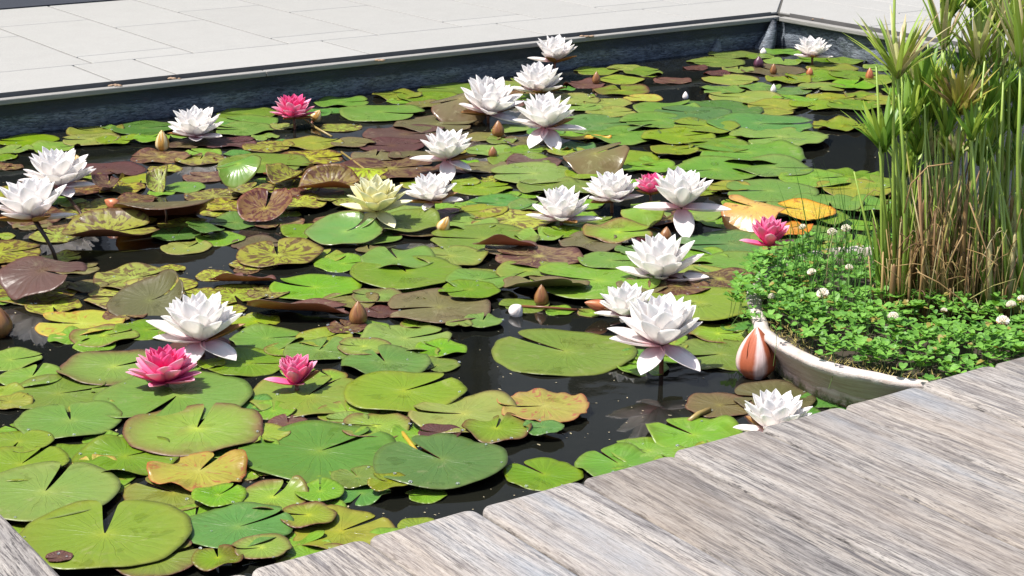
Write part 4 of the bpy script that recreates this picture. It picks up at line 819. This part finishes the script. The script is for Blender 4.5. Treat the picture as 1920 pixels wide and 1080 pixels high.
for (x,y,bx) in [(1850,60,1852),(1880,210,1880),(1915,200,1912),(1810,170,1812),(1745,230,1745),(1720,290,1722),(1865,270,1866),(1700,330,1702),(1745,300,1748),(1790,300,1788),(1838,310,1842),(1868,150,1866),(1905,250,1902),(1885,330,1884),(1760,180,1762),(1900,60,1898),(1835,120,1838),(1920,330,1918),(1700,190,1704)]:
    heads.append((bx,rs_.uniform(530,580),x,y,.0032,rs_.choice((BG,BG,BP)),rs_.uniform(70,105),rs_.uniform(10,16),11,(8,46)))
for h in heads: sedge_stem(h[0],h[1],h[2],h[3],h[4]*.78,h[5],h[6],h[7],h[8],h[9])
# bare green stems
for i in range(80):
    bx=rs_.uniform(1655,1925) if i%3 else rs_.uniform(1830,1925); by=rs_.uniform(520,600)
    if bx<1690: by=rs_.uniform(560,600)
    ax=bx+rs_.gauss(0,30); ay=rs_.uniform(200,400) if i%5 else rs_.uniform(60,200); b=at(bx,by,.06); a=atY(ax,ay,b.y); V=[];Fc=[]; r=rs_.uniform(.0016,.0034)
    tube(V,Fc,[b-SO,b.lerp(a,.5)+Vector((rs_.uniform(-.008,.008),0,0))-SO,a-SO],[r*1.1,r,r*.6],6); mk('stem',V,Fc,SG,sg)
# green leaf blades low down, each leaf shoot its own part
def shoot(bx,by,ax,ay,wd,n,mat,spread):
    V=[];Fc=[];uv=[]; b=at(bx,by,.07); a=atY(ax,ay,b.y)
    for i in range(n):
        e_=b.lerp(a,rs_.uniform(.7,1.05))+Vector((rs_.gauss(0,spread),rs_.gauss(0,spread),0)); bb=b+Vector((rs_.gauss(0,.006),rs_.gauss(0,.006),0)); pts=[]
        for k in range(9): t=k/8; pts.append(bb.lerp(e_,t)+Vector((rs_.uniform(-.001,.001)+ (e_.x-bb.x)*.5*(t*t-t),0,0))-SO)
        an=rs_.uniform(-.9,.9); blade(V,Fc,uv,pts,Vector((math.cos(an),math.sin(an),0)),wd*rs_.uniform(.7,1.1))
    return mk('leaf_shoot',V,Fc,mat,sg,True,uv)
for q in [(1650,565,1642,365,.016,3,.006),(1660,560,1655,350,.010,3,.010),(1700,560,1710,300,.009,4,.02),(1755,560,1750,280,.008,4,.02),(1845,560,1850,380,.012,4,.014),(1880,540,1885,400,.014,5,.018),(1900,520,1905,380,.013,5,.02),(1915,560,1910,250,.009,5,.02),(1730,540,1735,290,.010,4,.02),(1800,540,1805,300,.008,5,.03),(1860,540,1865,270,.008,5,.02),(1690,540,1690,330,.008,4,.02),(1712,570,1715,380,.012,3,.01),(1800,560,1798,330,.012,4,.02),(1830,560,1826,360,.011,4,.02),(1745,575,1742,400,.012,3,.012),(1868,560,1862,330,.013,4,.02),(1892,565,1894,300,.012,4,.02),(1775,540,1780,350,.010,4,.02),(1850,590,1845,450,.012,4,.015),(1905,585,1902,440,.013,4,.015)]: shoot(*q[:5],q[5],BG if int(q[0])%2==0 and q[0]<1880 else BP,q[6])
# dry stems and straw at the foot: nobody could count them
DRY=NT('dry_stem'); i_=DRY.island(); f=DRY.noise(DRY.map(DRY.coord(),(40,40,4)),2,4); c=DRY.ramp(i_,[(0.,(.07,.035,.014)),(.25,(.26,.15,.055)),(.5,(.46,.32,.12)),(.68,(.20,.10,.035)),(.82,(.34,.33,.07)),(1.,(.60,.50,.28))]); DRY.col(DRY.mix(DRY.math('MULTIPLY',f,.6),c,(.12,.06,.03))); DRY.rough(.6); DRY=DRY.m
V=[];Fc=[]
for i in range(620):
    bx=rs_.gauss(1765,48) if i%3 else rs_.uniform(1660,1925); by=rs_.uniform(505,612) if bx>1690 else rs_.uniform(560,606); b=at(bx,by,.06); b=Vector((b.x,b.y,.06))
    if not deckfree(b,.05): continue
    hh=rs_.uniform(.03,.24)*(1.25 if abs(bx-1755)<45 else .8); ln_=Vector((rs_.gauss(0,.12),rs_.gauss(0,.08),1)); r=rs_.choice((.0007,.0009,.0012,.0018,.003)) 
    tube(V,Fc,[b-SO,b+ln_*hh*.5+Vector((rs_.uniform(-.004,.004),0,0))-SO,b+ln_*hh+Vector((rs_.uniform(-.01,.01),0,0))-SO],[r,r,r*.45],5)
for i in range(130):   # broken straw at all angles
    bx=rs_.uniform(1690,1920); by=rs_.uniform(520,600); b=at(bx,by,.08)+Vector((0,0,rs_.uniform(.02,.16))); d=Vector((rs_.gauss(0,1),rs_.gauss(0,.5),rs_.gauss(.2,.7))).normalized()*rs_.uniform(.03,.11)
    tube(V,Fc,[b-SO,b+d*.5+Vector((0,0,.006))-SO,b+d-SO],.0009,4)
for i in range(70):   # arching thin dead leaves
    bx=rs_.uniform(1680,1920); by=rs_.uniform(530,600); b=at(bx,by,.08)+Vector((0,0,rs_.uniform(.0,.14))); 
    if not deckfree(b,.05): continue
    u=rs_.uniform(0,6.28); d=Vector((math.cos(u),math.sin(u)*.6,0))*rs_.uniform(.03,.09); hh=rs_.uniform(.04,.12)
    tube(V,Fc,[b+d*t+Vector((0,0,hh*math.sin(t*PI*.8)))-SO for t in [k/6 for k in range(7)]],rs_.uniform(.0006,.0011),4)
for i in range(34):
    bx=rs_.uniform(1668,1900); by=rs_.uniform(560,604); b=at(bx,by,.06)
    if not deckfree(b,.05): continue
    hh=rs_.uniform(.10,.24); l_=Vector((rs_.gauss(0,.07),rs_.gauss(0,.04),1)); r=rs_.uniform(.0035,.0058)
    tube(V,Fc,[b-SO,b+l_*hh*.6-SO,b+l_*hh*.95-SO,b+l_*hh-SO],[r*.8,r,r*.8,r*.2],7)
o=mk('dry_stems',V,Fc,DRY,sg); o['kind']='stuff'; o['label']='dense brown and tan dead stems at the foot of the sedge'
for pts in ([(1695,400),(1708,345),(1740,312),(1785,306)],[(1720,510),(1760,530),(1800,560),(1815,582)],[(1768,520),(1790,470),(1806,440)],[(1818,380),(1850,470),(1850,560)]):
    q=[atY(x,y,2.95) for x,y in pts]; V=[];Fc=[]; tube(V,Fc,[p-SO for p in q],.0014,5); mk('bent_straw',V,Fc,DRY,sg)
# thin grass left of the sedge
V=[];Fc=[];uv=[]; GB=blade_mat('grass_blade',[(0.,(.05,.16,.025)),(1.,(.13,.28,.05))],(.2,.3,.08))
for i in range(190):
    bx=rs_.uniform(1455,1655); by=rs_.uniform(480,560) if i%3 else rs_.uniform(540,620); b=at(bx,by,.07)
    if not intub(b,.97): continue
    hh=rs_.uniform(.05,.25)*(1.1 if 1500<bx<1640 else .6); d=Vector((rs_.gauss(0,.16),rs_.gauss(0,.1),1)); pts=[b+d*hh*t+Vector((d.x*.35*hh*t*t,0,-.1*hh*t*t)) for t in [k/6 for k in range(7)]]
    an=rs_.uniform(0,3.1); blade(V,Fc,uv,pts,Vector((math.cos(an),math.sin(an),0)),rs_.uniform(.0012,.0024))
o=mk('grass',V,Fc,GB,None,True,uv); tag(o,'thin upright grass blades in the planter left of the sedge','grass',kind='stuff')
# ------------------------------------------------ labels of the pads
NW=[(45,'behind right'),(90,'behind'),(135,'behind left'),(180,'left'),(225,'front left'),(270,'front'),(315,'front right'),(360,'right'),(0,'right')]
def size(r): return 'tiny' if r<.032 else 'small' if r<.05 else 'medium' if r<.075 else 'large' if r<.11 else 'very large'
rows={}
for d in PADS:
    o=d['o']; o['category']='lily pad'; o['group']='floating lily pads'
    if 'label' in d: o['label']=d['label']; o['group']='raised and curled lily leaves'; continue
    bx=min(FL,key=lambda f:((f[0]-d['x'])**2+((f[1]-d['y'])*1.9)**2)); dx=d['x']-bx[0]; dy=(d['y']-bx[1])*1.9
    an=math.degrees(math.atan2(-dy,dx))%360
    wh='right of' if an<28 or an>332 else 'behind right of' if an<65 else 'behind' if an<115 else 'behind left of' if an<152 else 'left of' if an<208 else 'front left of' if an<245 else 'in front of' if an<295 else 'front right of'
    key=(size(d['r']),COLW[d['kind']],wh,bx[2]); rows.setdefault(key,[]).append((math.hypot(dx,dy),d))
ORD=['nearest one','second nearest','third nearest','fourth nearest','fifth nearest','sixth nearest','seventh nearest']
for (sz,cw,wh,sh),ls in rows.items():
    ls.sort(key=lambda t:t[0])
    for i,(_,d) in enumerate(ls):
        lb='%s %s pad %s %s'%(sz,cw,wh,sh)
        if len(ls)>1: lb+=', '+ORD[min(i,6)]
        d['o']['label']=lb
print('PADS',len(PADS))
